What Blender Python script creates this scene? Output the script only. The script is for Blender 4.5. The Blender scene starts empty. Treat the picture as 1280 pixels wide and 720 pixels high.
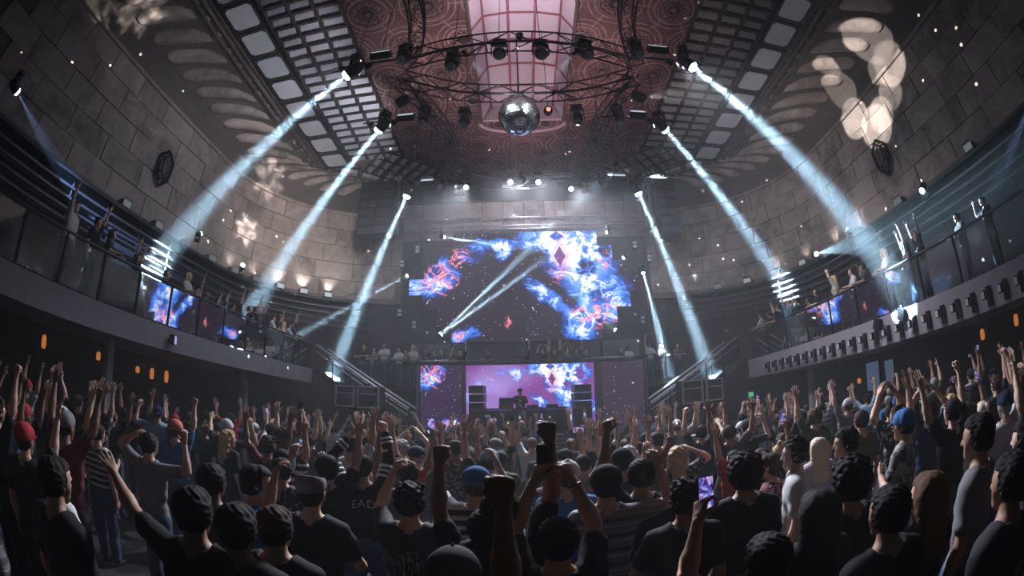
import bpy, bmesh, math, random
import numpy as np
from mathutils import Vector, Matrix, Euler
from mathutils.bvhtree import BVHTree

S = bpy.context.scene
COL = S.collection
PI = math.pi
R = math.radians

# ------------------------------------------------------------------ camera
PITCH, YAW, ROLL, EYE = 15.86, -0.874, -1.049, 2.3
FPX = 554.85                                    # equisolid fisheye, focal length for a 1280 px wide frame
cd = bpy.data.cameras.new('camera')
cam = bpy.data.objects.new('camera', cd)
COL.objects.link(cam)
cd.type = 'PANO'
cd.sensor_fit = 'HORIZONTAL'
cd.sensor_width = 36.0
cd.sensor_height = 20.25
cd.clip_start, cd.clip_end = 0.02, 200
cy = cd.cycles if hasattr(cd, 'cycles') and hasattr(cd.cycles, 'panorama_type') else cd
cy.panorama_type = 'FISHEYE_EQUISOLID'
cy.fisheye_lens = FPX / 1280 * 36.0
cy.fisheye_fov = R(230)
cam.location = (0, 0, EYE)
cam.matrix_world = (Matrix.Translation((0, 0, EYE)) @ Matrix.Rotation(R(-YAW), 4, 'Z') @ Matrix.Rotation(R(90 + PITCH), 4, 'X')
                    @ Matrix.Rotation(R(ROLL), 4, 'Z'))
S.camera = cam

# ------------------------------------------------------------------ world, exposure
w = bpy.data.worlds.new('world')
S.world = w
w.use_nodes = True
w.node_tree.nodes['Background'].inputs[0].default_value = (1.0, 0.9, 1.0, 1)
w.node_tree.nodes['Background'].inputs[1].default_value = WORLD_STRENGTH = 0.006
S.view_settings.view_transform = 'Standard'
S.view_settings.look = 'None'
S.view_settings.gamma = 1
S.view_settings.exposure = 0.0
S.view_settings.use_curve_mapping = False
c_ = S.cycles
c_.max_bounces = 5
c_.diffuse_bounces = 2
c_.glossy_bounces = 3
c_.transmission_bounces = 4
c_.transparent_max_bounces = 12
c_.volume_bounces = 0
c_.sample_clamp_indirect = 3.0
c_.use_denoising = True
c_.denoising_input_passes = 'RGB_ALBEDO_NORMAL'
c_.use_adaptive_sampling = False
c_.caustics_reflective = False
c_.caustics_refractive = False

BEAM = 1.0                                      # scale on every stage lamp
HAZE = 0.0037                                    # haze density
CX = 0.33                                       # the middle of the room
WL, WR = -12.0, 12.7                            # side walls
RAIL_L, RAIL_R = -8.75, 9.75                    # balcony rails
ZB = 3.8                                        # balcony floor
ZC = 13.5                                       # ceiling
YB = 19.5                                       # back wall


def ray(px, py):
    x, y = px - 640, 360 - py
    c, s = math.cos(R(ROLL)), math.sin(R(ROLL))
    x, y = c * x - s * y, s * x + c * y
    r = math.hypot(x, y) + 1e-9
    th = 2 * math.asin(r / 2 / FPX)
    X, Y, Z = math.sin(th) * x / r, math.sin(th) * y / r, math.cos(th)
    p, q = R(PITCH), R(YAW)
    z, f = Y * math.cos(p) + Z * math.sin(p), Z * math.cos(p) - Y * math.sin(p)
    return Vector((X * math.cos(q) + f * math.sin(q), f * math.cos(q) - X * math.sin(q), z))


def at(px, py, x=None, y=None, z=None, r=None):
    """World point seen in that direction on a plane of the room."""
    d = ray(px, py)
    t = x / d.x if x is not None else y / d.y if y is not None else (z - EYE) / d.z if z is not None else r
    return Vector((0, 0, EYE)) + d * t


# ------------------------------------------------------------------ materials
MATS = {}


def nt(m):
    return m.node_tree.nodes, m.node_tree.links


def mat(name, col, rough=0.7, metal=0.0, var=0.25, scale=8.0, bump=0.0, spec=0.4):
    if name in MATS:
        return MATS[name]
    m = bpy.data.materials.new(name)
    m.use_nodes = True
    n, l = nt(m)
    b = n['Principled BSDF']
    b.inputs['Roughness'].default_value = rough
    b.inputs['Metallic'].default_value = metal
    b.inputs['Specular IOR Level'].default_value = spec
    tc = n.new('ShaderNodeTexCoord')
    no = n.new('ShaderNodeTexNoise')
    no.inputs['Scale'].default_value = scale
    no.inputs['Detail'].default_value = 4
    l.new(tc.outputs['Object'], no.inputs['Vector'])
    mx = n.new('ShaderNodeMix')
    mx.data_type = 'RGBA'
    mx.inputs['A'].default_value = (*[c * (1 - var) for c in col], 1)
    mx.inputs['B'].default_value = (*[min(1, c * (1 + var)) for c in col], 1)
    l.new(no.outputs['Fac'], mx.inputs['Factor'])
    l.new(mx.outputs['Result'], b.inputs['Base Color'])
    if bump:
        bp = n.new('ShaderNodeBump')
        bp.inputs['Strength'].default_value = bump
        l.new(no.outputs['Fac'], bp.inputs['Height'])
        l.new(bp.outputs['Normal'], b.inputs['Normal'])
    MATS[name] = m
    return m


def emit(name, col, strength):
    if name in MATS:
        return MATS[name]
    m = bpy.data.materials.new(name)
    m.use_nodes = True
    n, l = nt(m)
    n.remove(n['Principled BSDF'])
    e = n.new('ShaderNodeEmission')
    e.inputs[0].default_value = (*col, 1)
    e.inputs[1].default_value = strength
    l.new(e.outputs[0], n['Material Output'].inputs[0])
    MATS[name] = m
    return m


class G:
    """Node maths in few words."""

    def __init__(s, m):
        s.n, s.l = m.node_tree.nodes, m.node_tree.links

    def put(s, sock, v):
        if isinstance(v, (int, float)):
            sock.default_value = v
        elif isinstance(v, tuple):
            sock.default_value = v
        else:
            s.l.new(v, sock)

    def m(s, op, a, b=0.0, c=0.0, clamp=False):
        q = s.n.new('ShaderNodeMath')
        q.operation = op
        q.use_clamp = clamp
        for i, v in enumerate((a, b, c)):
            s.put(q.inputs[i], v)
        return q.outputs[0]

    def pos(s):
        return s.n.new('ShaderNodeNewGeometry').outputs['Position']

    def obj(s):
        return s.n.new('ShaderNodeTexCoord').outputs['Object']

    def xyz(s, v):
        q = s.n.new('ShaderNodeSeparateXYZ')
        s.l.new(v, q.inputs[0])
        return q.outputs

    def comb(s, x, y, z=0.0):
        q = s.n.new('ShaderNodeCombineXYZ')
        for i, v in enumerate((x, y, z)):
            s.put(q.inputs[i], v)
        return q.outputs[0]

    def noise(s, v, scale, detail=4, rough=0.55, dist=0.0, out='Fac'):
        q = s.n.new('ShaderNodeTexNoise')
        s.l.new(v, q.inputs['Vector'])
        q.inputs['Scale'].default_value = scale
        q.inputs['Detail'].default_value = detail
        q.inputs['Roughness'].default_value = rough
        q.inputs['Distortion'].default_value = dist
        return q.outputs[out]

    def voro(s, v, scale, feature='F1', rnd=1.0):
        q = s.n.new('ShaderNodeTexVoronoi')
        q.feature = feature
        s.l.new(v, q.inputs['Vector'])
        q.inputs['Scale'].default_value = scale
        q.inputs['Randomness'].default_value = rnd
        return q.outputs

    def step(s, v, lo, hi, a=0.0, b=1.0):
        q = s.n.new('ShaderNodeMapRange')
        q.interpolation_type = 'SMOOTHSTEP'
        s.put(q.inputs[0], v)
        for i, x in enumerate((lo, hi, a, b)):
            q.inputs[i + 1].default_value = x
        return q.outputs[0]

    def mix(s, f, a, b, mode='MIX'):
        q = s.n.new('ShaderNodeMix')
        q.data_type = 'RGBA'
        q.blend_type = mode
        q.clamp_factor = True
        s.put(q.inputs['Factor'], f)
        s.put(q.inputs['A'], a if not isinstance(a, tuple) else (*a, 1))
        s.put(q.inputs['B'], b if not isinstance(b, tuple) else (*b, 1))
        return q.outputs['Result']

    def ramp(s, f, stops):
        q = s.n.new('ShaderNodeValToRGB')
        e = q.color_ramp.elements
        while len(e) < len(stops):
            e.new(0.5)
        for k, (p, c) in zip(e, stops):
            k.position = p
            k.color = (*c, 1)
        s.l.new(f, q.inputs[0])
        return q.outputs[0]

    def blob(s, u, v, cu, cv, ru, rv, ang=0.0):
        """1 at the centre, falling to 0 at the rim of an ellipse."""
        du, dv = s.m('SUBTRACT', u, cu), s.m('SUBTRACT', v, cv)
        c, n = math.cos(R(ang)), math.sin(R(ang))
        a = s.m('ADD', s.m('MULTIPLY', du, c / ru), s.m('MULTIPLY', dv, n / ru))
        b = s.m('ADD', s.m('MULTIPLY', du, -n / rv), s.m('MULTIPLY', dv, c / rv))
        d = s.m('ADD', s.m('MULTIPLY', a, a), s.m('MULTIPLY', b, b))
        return s.step(d, 0.0, 1.0, 1.0, 0.0)

    def add(s, *t):
        o = t[0]
        for k in t[1:]:
            o = s.m('ADD', o, k)
        return o


# ------------------------------------------------------------------ objects
def tag(o, label=None, cat=None, group=None, kind=None):
    if label:
        o['label'] = label
    if cat:
        o['category'] = cat
    if group:
        o['group'] = group
    if kind:
        o['kind'] = kind
    return o


def empty(name, loc, rz=0.0):
    o = bpy.data.objects.new(name, None)
    o.empty_display_size = 0.1
    COL.objects.link(o)
    o.location = loc
    o.rotation_euler = (0, 0, rz)
    return o


def thing(name, label, cat, loc, rz=0.0, group=None):
    return tag(empty(name, loc, rz), label, cat, group)


def link(name, me, m=None, parent=None, loc=(0, 0, 0), rot=(0, 0, 0), scale=(1, 1, 1)):
    o = bpy.data.objects.new(name, me)
    COL.objects.link(o)
    if m is not None and not len(me.materials):
        me.materials.append(m)
    elif m is not None and me.materials[0] != m:
        o.material_slots[0].link = 'OBJECT'
        o.material_slots[0].material = m
    o.location, o.rotation_euler, o.scale = loc, rot, scale
    if parent:
        o.parent = parent
    return o


class MB:
    """Collects shapes and links them as one mesh."""

    def __init__(s):
        s.v, s.f = [], []

    def add(s, verts, faces):
        k = len(s.v)
        s.v += [tuple(v) for v in verts]
        s.f += [tuple(i + k for i in f) for f in faces]
        return s

    def box(s, c, d, rz=0.0, M=None, bev=0.0):
        h = [q / 2 for q in d]
        if bev:
            bm = bmesh.new()
            bmesh.ops.create_cube(bm, size=1, matrix=Matrix.Diagonal((*d, 1)))
            bmesh.ops.bevel(bm, geom=bm.edges[:], offset=bev, segments=1, affect='EDGES')
            v = [x.co.copy() for x in bm.verts]
            bm.verts.index_update()
            f = [[x.index for x in q.verts] for q in bm.faces]
            bm.free()
        else:
            v = [Vector((a * h[0], b * h[1], e * h[2])) for e in (-1, 1) for b in (-1, 1) for a in (-1, 1)]
            f = [(0, 2, 3, 1), (4, 5, 7, 6), (0, 1, 5, 4), (2, 6, 7, 3), (0, 4, 6, 2), (1, 3, 7, 5)]
        T = Matrix.Translation(c) @ (M.to_4x4() if M is not None else Matrix.Rotation(rz, 4, 'Z'))
        return s.add([T @ q for q in v], f)

    def tube(s, pts, r, n=8, closed=False, cap=True):
        pts = [Vector(p) for p in pts]
        rr = r if isinstance(r, (list, tuple)) else [r] * len(pts)
        vs, N, up = [], len(pts), None
        for i, p in enumerate(pts):
            a = pts[i - 1] if (i or closed) else p
            b = pts[(i + 1) % N] if (i < N - 1 or closed) else p
            t = (b - a).normalized()
            if up is None:
                up = t.orthogonal().normalized()
            up = (up - t * up.dot(t)).normalized()
            q = t.cross(up)
            vs += [p + (up * math.cos(2 * PI * k / n) + q * math.sin(2 * PI * k / n)) * rr[i] for k in range(n)]
        fs = []
        for i in range(N if closed else N - 1):
            j = (i + 1) % N
            fs += [(i * n + k, i * n + (k + 1) % n, j * n + (k + 1) % n, j * n + k) for k in range(n)]
        if cap and not closed:
            fs += [tuple(range(n - 1, -1, -1)), tuple((N - 1) * n + k for k in range(n))]
        return s.add(vs, fs)

    def lathe(s, prof, n=16, c=(0, 0, 0), M=None):
        vs = [Vector((r * math.cos(2 * PI * k / n), r * math.sin(2 * PI * k / n), z)) for r, z in prof for k in range(n)]
        if M is not None:
            vs = [M @ v for v in vs]
        c = Vector(c)
        fs = [(i * n + k, i * n + (k + 1) % n, (i + 1) * n + (k + 1) % n, (i + 1) * n + k) for i in range(len(prof) - 1) for k in range(n)]
        fs += [tuple(range(n - 1, -1, -1)), tuple((len(prof) - 1) * n + k for k in range(n))]
        return s.add([v + c for v in vs], fs)

    def prism(s, poly, z0, z1, M=None):
        """Polygon in x, y pulled from z0 to z1, then placed by M."""
        n = len(poly)
        vs = [Vector((x, y, z)) for z in (z0, z1) for x, y in poly]
        if M is not None:
            vs = [M @ v for v in vs]
        fs = [tuple(range(n - 1, -1, -1)), tuple(range(n, 2 * n))] + [(k, (k + 1) % n, n + (k + 1) % n, n + k) for k in range(n)]
        return s.add(vs, fs)

    def mesh(s, name, smooth=False):
        me = bpy.data.meshes.new(name)
        me.from_pydata(s.v, [], s.f)
        if smooth:
            me.polygons.foreach_set('use_smooth', [True] * len(me.polygons))
        me.update()
        return me

    def build(s, name, m, parent=None, smooth=False, **k):
        return link(name, s.mesh(name, smooth), m, parent, **k)


UNIT = {}


def unit(kind):
    if kind not in UNIT:
        b = MB()
        if kind == 'bar':
            b.lathe([(1, 0), (1, 1)], 6)
        elif kind == 'box':
            b.box((0, 0, 0), (1, 1, 1))
        elif kind == 'rod':
            b.lathe([(1, 0), (1, 1)], 12)
        UNIT[kind] = b.mesh('unit_' + kind)
    return UNIT[kind]


def bar(name, a, b, r, m, parent, kind='bar'):
    """A round bar between two points of the parent's own space."""
    a, b = Vector(a), Vector(b)
    me = unit(kind)
    o = bpy.data.objects.new(name, me)
    COL.objects.link(o)
    if not len(me.materials):
        me.materials.append(m)
    o.material_slots[0].link = 'OBJECT'
    o.material_slots[0].material = m
    o.location = a
    o.rotation_mode = 'QUATERNION'
    o.rotation_quaternion = (b - a).to_track_quat('Z', 'Y')
    o.scale = (r, r, (b - a).length)
    o.parent = parent
    return o


def block(name, c, d, m, parent, rot=(0, 0, 0)):
    me = unit('box')
    o = bpy.data.objects.new(name, me)
    COL.objects.link(o)
    if not len(me.materials):
        me.materials.append(m)
    o.material_slots[0].link = 'OBJECT'
    o.material_slots[0].material = m
    o.location, o.scale, o.rotation_euler = c, d, rot
    o.parent = parent
    return o


def struct(name, o):
    o.name = name
    o['kind'] = 'structure'
    return o


def spot(name, parent, loc, target, power, angle, col=(0.72, 0.87, 1.0), blend=0.35, size=0.03):
    """The light of one lamp, aimed at a point (both in the parent's space)."""
    d = bpy.data.lights.new(name, 'SPOT')
    d.energy, d.color = power * BEAM, col
    d.spot_size, d.spot_blend, d.shadow_soft_size = R(angle), blend, size
    o = bpy.data.objects.new(name, d)
    COL.objects.link(o)
    o.location = loc
    o.rotation_mode = 'QUATERNION'
    o.rotation_quaternion = (Vector(target) - Vector(loc)).to_track_quat('-Z', 'Y')
    o.parent = parent
    return o


def beam_light(name, parent, loc, target, power, angle, dia, col=(0.50, 0.80, 1.0)):
    """The nearly parallel light of a beam lamp: a disc as wide as its lens, with a small spread."""
    d = bpy.data.lights.new(name, 'AREA')
    d.shape, d.size, d.spread = 'DISK', dia, R(angle)
    d.energy, d.color = power * BEAM, col
    o = bpy.data.objects.new(name, d)
    COL.objects.link(o)
    o.location = loc
    o.rotation_mode = 'QUATERNION'
    o.rotation_quaternion = (Vector(target) - Vector(loc)).to_track_quat('-Z', 'Y')
    o.parent = parent
    return o


BLACK = mat('black metal', (0.012, 0.012, 0.014), 0.45, 0.6, 0.4, 14)
STEEL = mat('truss aluminium', (0.30, 0.30, 0.33), 0.38, 0.9, 0.3, 20)
DSTEEL = mat('dark truss paint', (0.05, 0.048, 0.055), 0.42, 0.7, 0.4, 20)
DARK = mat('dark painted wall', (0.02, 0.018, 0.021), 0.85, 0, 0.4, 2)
LENS = emit('lamp lens', (0.75, 0.9, 1.0), 30)

# ================================================================== the setting
def stone_mat(name, base, var):
    m = mat(name, base, 0.88, 0, var, 0.9, 0.0)
    n, l = nt(m)
    g = G(m)
    b = n['Principled BSDF']
    p = g.pos()
    fine = g.noise(p, 7.0, 6, 0.65)
    blot = g.noise(p, 0.8, 7, 0.68, 0.8)
    info = n.new('ShaderNodeObjectInfo')
    v = g.add(g.m('MULTIPLY', g.step(blot, 0.32, 0.68), 0.62), g.m('MULTIPLY', fine, 0.5), g.m('MULTIPLY', info.outputs['Random'], 0.35))
    c = g.ramp(v, [(0.15, tuple(q * 0.30 for q in base)), (0.6, base), (1.0, tuple(min(1, q * 1.5) for q in base))])
    l.new(c, b.inputs['Base Color'])
    bp = n.new('ShaderNodeBump')
    bp.inputs['Strength'].default_value = 0.35
    bp.inputs['Distance'].default_value = 0.04
    l.new(fine, bp.inputs['Height'])
    l.new(bp.outputs['Normal'], b.inputs['Normal'])
    return m


STONE = stone_mat('warm grey limestone', (0.20, 0.163, 0.148), 0.3)
FLUTE = stone_mat('pale fluted limestone', (0.26, 0.21, 0.19), 0.3)
JOINT = mat('dark mortar joint', (0.10, 0.082, 0.075), 0.95, 0, 0.3, 5)
FASCIA = mat('grey plaster fascia', (0.30, 0.28, 0.31), 0.6, 0, 0.15, 3, 0.08)
FLOOR = mat('worn dark dance floor', (0.03, 0.027, 0.03), 0.5, 0, 0.5, 3)
GRILLE = mat('charcoal grille cloth', (0.035, 0.035, 0.04), 0.7, 0.2, 0.5, 60)
TRIM = mat('dark bronze trim', (0.09, 0.07, 0.065), 0.6, 0.2, 0.4, 6)

# floor
struct('floor', MB().box((CX, 8, -0.1), (25.4, 25, 0.2)).build('floor', FLOOR))


def wpath(side, s, off=0.0):
    """Point and inward normal on the plan of a side wall, s metres from its rear end at y = -4; it bends round to the stage."""
    wx = WL if side < 0 else WR
    rad = 6.5
    if s <= 17:
        return Vector((wx - side * off, -4 + s, 0)), Vector((-side, 0, 0))
    a = min((s - 17) / rad, PI / 2)
    n = Vector((-side * math.cos(a), -math.sin(a), 0))
    c = Vector((wx - side * rad, 13, 0))
    return c - n * (rad - off), n


def cpath(side, s):
    """Edge of the flat ceiling above the same place."""
    ex = -9.62 if side < 0 else 10.28
    L = 17 + 6.5 * PI / 2
    if s <= 17:
        return Vector((ex, -4 + s * (21.2 / 17), ZC))
    t = (s - 17) / (L - 17)
    a, b, c = Vector((ex, 17.2, ZC)), Vector((ex - side * 3.2, YB - 0.1, ZC)), Vector((CX + side * 5.4, YB, ZC))
    return a.lerp(b, t / 0.7) if t < 0.7 else b.lerp(c, (t - 0.7) / 0.3)


SEND = 17 + 6.5 * PI / 2
ZW = 11.6


def cove(side, s, t):
    """The cove that carries the wall (t = 0) into the ceiling (t = 1)."""
    a, n = wpath(side, s)
    a.z = ZW
    b = cpath(side, s)
    u = math.sin(t * PI / 2)
    v = 1 - math.cos(t * PI / 2)
    q = a.lerp(b, v)
    q.z = ZW + (ZC - ZW) * u
    return q


def cove_n(side, s, t):
    e = 0.02
    a = cove(side, s + e, t) - cove(side, s - e, t)
    b = cove(side, s, min(1, t + e)) - cove(side, s, max(0, t - e))
    n = a.cross(b).normalized()
    return n if n.x * -side > 0 or n.z < 0 else -n


rnd = random.Random(4)
for side, nm in ((-1, 'left'), (1, 'right')):
    ss = [0] + [17 * k / 8 for k in range(1, 9)] + [17 + (SEND - 17) * k / 14 for k in range(1, 15)]
    b = MB()
    V, F = [], []
    for s in ss:
        p, n = wpath(side, s)
        V += [(p.x, p.y, 0), (p.x, p.y, ZW)]
        for t in (0.25, 0.5, 0.75, 1.0):
            V.append(cove(side, s, t))
    for i in range(len(ss) - 1):
        for k in range(5):
            q = (i * 6 + k, i * 6 + k + 1, (i + 1) * 6 + k + 1, (i + 1) * 6 + k)
            F.append(q if side < 0 else q[::-1])
    b.add(V, F)
    # outer skin, so the wall has a thickness
    k0 = len(V)
    V2 = []
    for s in ss:
        p, n = wpath(side, s, -0.3)
        V2 += [(p.x, p.y, 0), (p.x, p.y, ZC + 0.3)]
    b.add(V2, [(2 * i, 2 * i + 2, 2 * i + 3, 2 * i + 1) for i in range(len(ss) - 1)])
    wall = struct('wall_' + nm, b.build('wall_' + nm, JOINT))
    # stone courses above the balcony
    zs = [7.35 + 0.85 * k for k in range(6)]
    for r, z in enumerate(zs):
        s = 4.0 + (0.9 if r % 2 else 0)
        h = 0.85 if r < 5 else ZW - zs[5]
        h = 0.85 if z + 0.85 <= ZW + 0.05 else ZW - z
        while s < SEND - 0.4:
            L = min(1.75 * (1 + rnd.uniform(-.12, .12)), SEND - 0.05 - s)
            p0, n0 = wpath(side, s + 0.015)
            p1, n1 = wpath(side, s + L - 0.015)
            pm, nm_ = wpath(side, s + L / 2)
            d = 0.05 + rnd.uniform(0, .035)
            q = [p0, pm, p1]
            ns = [n0, nm_, n1]
            vs = []
            for zz in (z + 0.012, z + h - 0.012):
                vs += [Vector((p.x, p.y, zz)) - n * 0.02 for p, n in zip(q, ns)] + [Vector((p.x, p.y, zz)) + n * d for p, n in zip(q, ns)]
            fs = [(3, 4, 10, 9), (4, 5, 11, 10), (0, 3, 9, 6), (5, 2, 8, 11), (6, 9, 10, 7), (7, 10, 11, 8), (0, 1, 4, 3), (1, 2, 5, 4)]
            o = MB().add(vs, fs).build('stone_block', STONE, wall)
            s += L
    # fluted slabs with round feet on the cove
    s = 6.3
    FRI = bpy.data.meshes.get('frieze_block') or MB().box((0, 0, 0), (0.26, 0.24, 0.10), bev=0.03).mesh('frieze_block')
    k_ = 0
    while 5.0 + .36 * k_ < SEND - 3.0:
        sk_ = 5.0 + .36 * k_
        nn_ = cove_n(side, sk_, .93)
        link('frieze_block', FRI, TRIM if k_ % 2 else FLUTE, wall, cove(side, sk_, .93) + nn_ * .03, rot=nn_.to_track_quat('Z', 'Y').to_euler())
        k_ += 1
    while s < SEND - 3.4:
        wd = 0.37
        rows = 8
        vs, fs = [], []
        for j in range(rows + 1):
            t = 0.36 + 0.50 * j / rows
            f = min(1.0, 0.55 + 0.45 * math.sin(min(1, j / 2) * PI / 2), 0.45 + 0.55 * math.sin(min(1, (rows - j) / 2.5) * PI / 2))
            for e in (-1, -.5, 0, .5, 1):
                p = cove(side, s + e * wd * f, t)
                n = cove_n(side, s, t)
                vs.append(p + n * (0.16 - 0.10 * e * e))
            for e in (-1.05, 1.05):
                p = cove(side, s + e * wd * f, t)
                vs.append(p - cove_n(side, s, t) * 0.02)
        w7 = 7
        for j in range(rows):
            a = j * w7
            for k in range(4):
                fs.append((a + k, a + k + 1, a + w7 + k + 1, a + w7 + k))
            fs.append((a + 5, a, a + w7, a + w7 + 5))
            fs.append((a + 4, a + 6, a + w7 + 6, a + w7 + 4))
        fs += [(0, 5, 6, 4), (1, 0, 4, 3), (1, 3, 2), tuple(rows * w7 + k for k in (0, 1, 2, 3, 4))]
        MB().add(vs, fs).build('fluted_slab', FLUTE, wall, smooth=True)
        s += 1.06
    # horizontal string courses
    for z, d, hh in ((7.12, 0.22, 0.26), (11.55, 0.16, 0.14)):
        pts = []
        for k in range(41):
            p, n = wpath(side, 3 + (SEND - 3) * k / 40, 0)
            pts.append((p, n))
        vs = []
        for p, n in pts:
            for a, zz in ((-.02, z), (d, z), (d, z + hh), (-.02, z + hh)):
                q = p + n * a
                vs.append((q.x, q.y, zz))
        fs = []
        for i in range(40):
            for k in range(4):
                fs.append((i * 4 + k, i * 4 + (k + 1) % 4, i * 4 + 4 + (k + 1) % 4, i * 4 + 4 + k))
        MB().add(vs, fs).build('string_course', TRIM if z < 8 else STONE, wall)

# back wall and the openings beside it
bw = struct('wall_back', MB().box((CX, YB + 0.15, 6.9), (13.4, 0.3, 13.8)).build('wall_back', DARK))
GREYW = mat('grey back wall panel', (0.10, 0.095, 0.105), 0.8, 0, 0.3, 2)
for k in range(12):
    for r in range(3):
        block('wall_panel', (CX - 5.5 + k, YB - 0.02, 10.75 + r * 1.0), (0.97, 0.06, 0.97), STONE if r < 2 else DARK, bw)
for x0, x1 in ((-4.9, -3.1), (-3.0, 0.3), (0.4, 3.6), (3.7, 5.4)):
    block('wall_panel', ((x0 + x1) / 2, YB - 0.03, 4.35), (x1 - x0, 0.08, 1.9), GREYW, bw)

# ------------------------------------------------------------------ ceiling
def ceiling_mat():
    m = bpy.data.materials.new('painted ceiling with medallions')
    m.use_nodes = True
    n, l = nt(m)
    g = G(m)
    b = n['Principled BSDF']
    b.inputs['Roughness'].default_value = 0.8
    X = g.xyz(g.pos())
    warp = g.noise(g.pos(), 5, 3)
    x, y = g.m('SUBTRACT', X[0], CX), X[1]
    A, B = 1.9, 1.9 * math.sqrt(3)

    def lat(ox, oy):
        u = g.m('SUBTRACT', g.m('FLOORED_MODULO', g.m('ADD', x, ox), A), A / 2)
        v = g.m('SUBTRACT', g.m('FLOORED_MODULO', g.m('ADD', y, oy), B), B / 2)
        return g.m('SQRT', g.add(g.m('MULTIPLY', u, u), g.m('MULTIPLY', v, v))), u, v
    d1, u1, v1 = lat(0, 0)
    d2, u2, v2 = lat(A / 2, B / 2)
    d = g.m('MINIMUM', d1, d2)
    near = g.m('LESS_THAN', d1, d2)
    u = g.m('ADD', g.m('MULTIPLY', near, u1), g.m('MULTIPLY', g.m('SUBTRACT', 1, near), u2))
    v = g.m('ADD', g.m('MULTIPLY', near, v1), g.m('MULTIPLY', g.m('SUBTRACT', 1, near), v2))
    a = g.m('ARCTAN2', v, u)
    dd = g.m('ADD', d, g.m('MULTIPLY', g.m('SUBTRACT', warp, 0.5), 0.07))

    def ring(r, wd):
        return g.step(g.m('ABSOLUTE', g.m('SUBTRACT', dd, r)), wd * 0.4, wd, 1, 0)
    rings = g.m('MAXIMUM', g.m('MAXIMUM', ring(0.52, 0.05), ring(0.66, 0.035)), g.m('MAXIMUM', ring(0.86, 0.03), ring(0.25, 0.05)))
    scal = g.step(g.m('ABSOLUTE', g.m('SUBTRACT', dd, g.m('ADD', 0.4, g.m('MULTIPLY', g.m('SINE', g.m('MULTIPLY', a, 12)), 0.05)))), 0.01, 0.035, 1, 0)
    star = g.step(g.m('ABSOLUTE', g.m('SINE', g.m('MULTIPLY', a, 3))), 0.05, 0.14, 1, 0)
    star = g.m('MULTIPLY', star, g.step(dd, 0.55, 0.7))
    lines = g.m('MAXIMUM', g.m('MAXIMUM', rings, scal), g.m('MULTIPLY', star, 0.8))
    wear = g.noise(g.pos(), 3.2, 6, 0.7)
    lines = g.m('MULTIPLY', lines, g.step(wear, 0.3, 0.62, 0.25, 1.0))
    mott = g.noise(g.pos(), 1.3, 6, 0.7, 0.5)
    base = g.ramp(mott, [(0.3, (0.045, 0.022, 0.024)), (0.55, (0.09, 0.045, 0.046)), (0.8, (0.13, 0.075, 0.07))])
    dark = g.mix(g.step(dd, 0.28, 0.5, 1, 0), base, (0.025, 0.015, 0.018))
    c = g.mix(g.m('MULTIPLY', lines, 0.8), dark, (0.34, 0.24, 0.23))
    l.new(c, b.inputs['Base Color'])
    bp = n.new('ShaderNodeBump')
    bp.inputs['Strength'].default_value = 0.3
    bp.inputs['Distance'].default_value = 0.03
    l.new(lines, bp.inputs['Height'])
    l.new(bp.outputs['Normal'], b.inputs['Normal'])
    return m


CEIL = ceiling_mat()
# flat field with an opening for the skylight
SKX0, SKX1, SKY0, SKY1 = CX - 1.62, CX + 1.62, 3.0, 14.6
b = MB()
for x0, x1, y0, y1 in ((CX - 10, SKX0, -4, 20), (SKX1, CX + 10, -4, 20), (SKX0, SKX1, SKY1, 20), (SKX0, SKX1, -4, SKY0)):
    b.box(((x0 + x1) / 2, (y0 + y1) / 2, ZC + 0.15), (x1 - x0, y1 - y0, 0.3))
ceil = struct('ceiling', b.build('ceiling', CEIL))
MED = mat('carved ceiling rosette', (0.11, 0.065, 0.064), 0.8, 0, 0.4, 9)
ros = MB()
for rr, tt in ((0.52, 0.035), (0.25, 0.03)):
    ros.tube([(rr * math.cos(2 * PI * k / 20), rr * math.sin(2 * PI * k / 20), 0) for k in range(20)], tt, 5, True)
for k in range(8):
    a = 2 * PI * k / 8
    ros.box((0.38 * math.cos(a), 0.38 * math.sin(a), 0), (0.14, 0.05, 0.03), a)
ros.lathe([(0.13, 0.0), (0.12, -0.04), (0.05, -0.06)], 10)
ROS = ros.mesh('rosette', True)
A, B = 1.9, 1.9 * math.sqrt(3)
for i in range(-4, 5):
    for j in range(0, 7):
        for o in (0, 1):
            x = CX + (i + 0.5) * A - o * A / 2
            y = (j + 0.5) * B - o * B / 2
            if not (SKX0 - 0.5 < x < SKX1 + 0.5 and y < SKY1 + 0.4) and abs(x - CX) < 5.0 and 3 < y < 18.9 and not (abs(x - CX) > 5.2 - max(0, y - 15.8) * 0.9):
                link('rosette', ROS, MED, ceil, (x, y, ZC))

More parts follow.
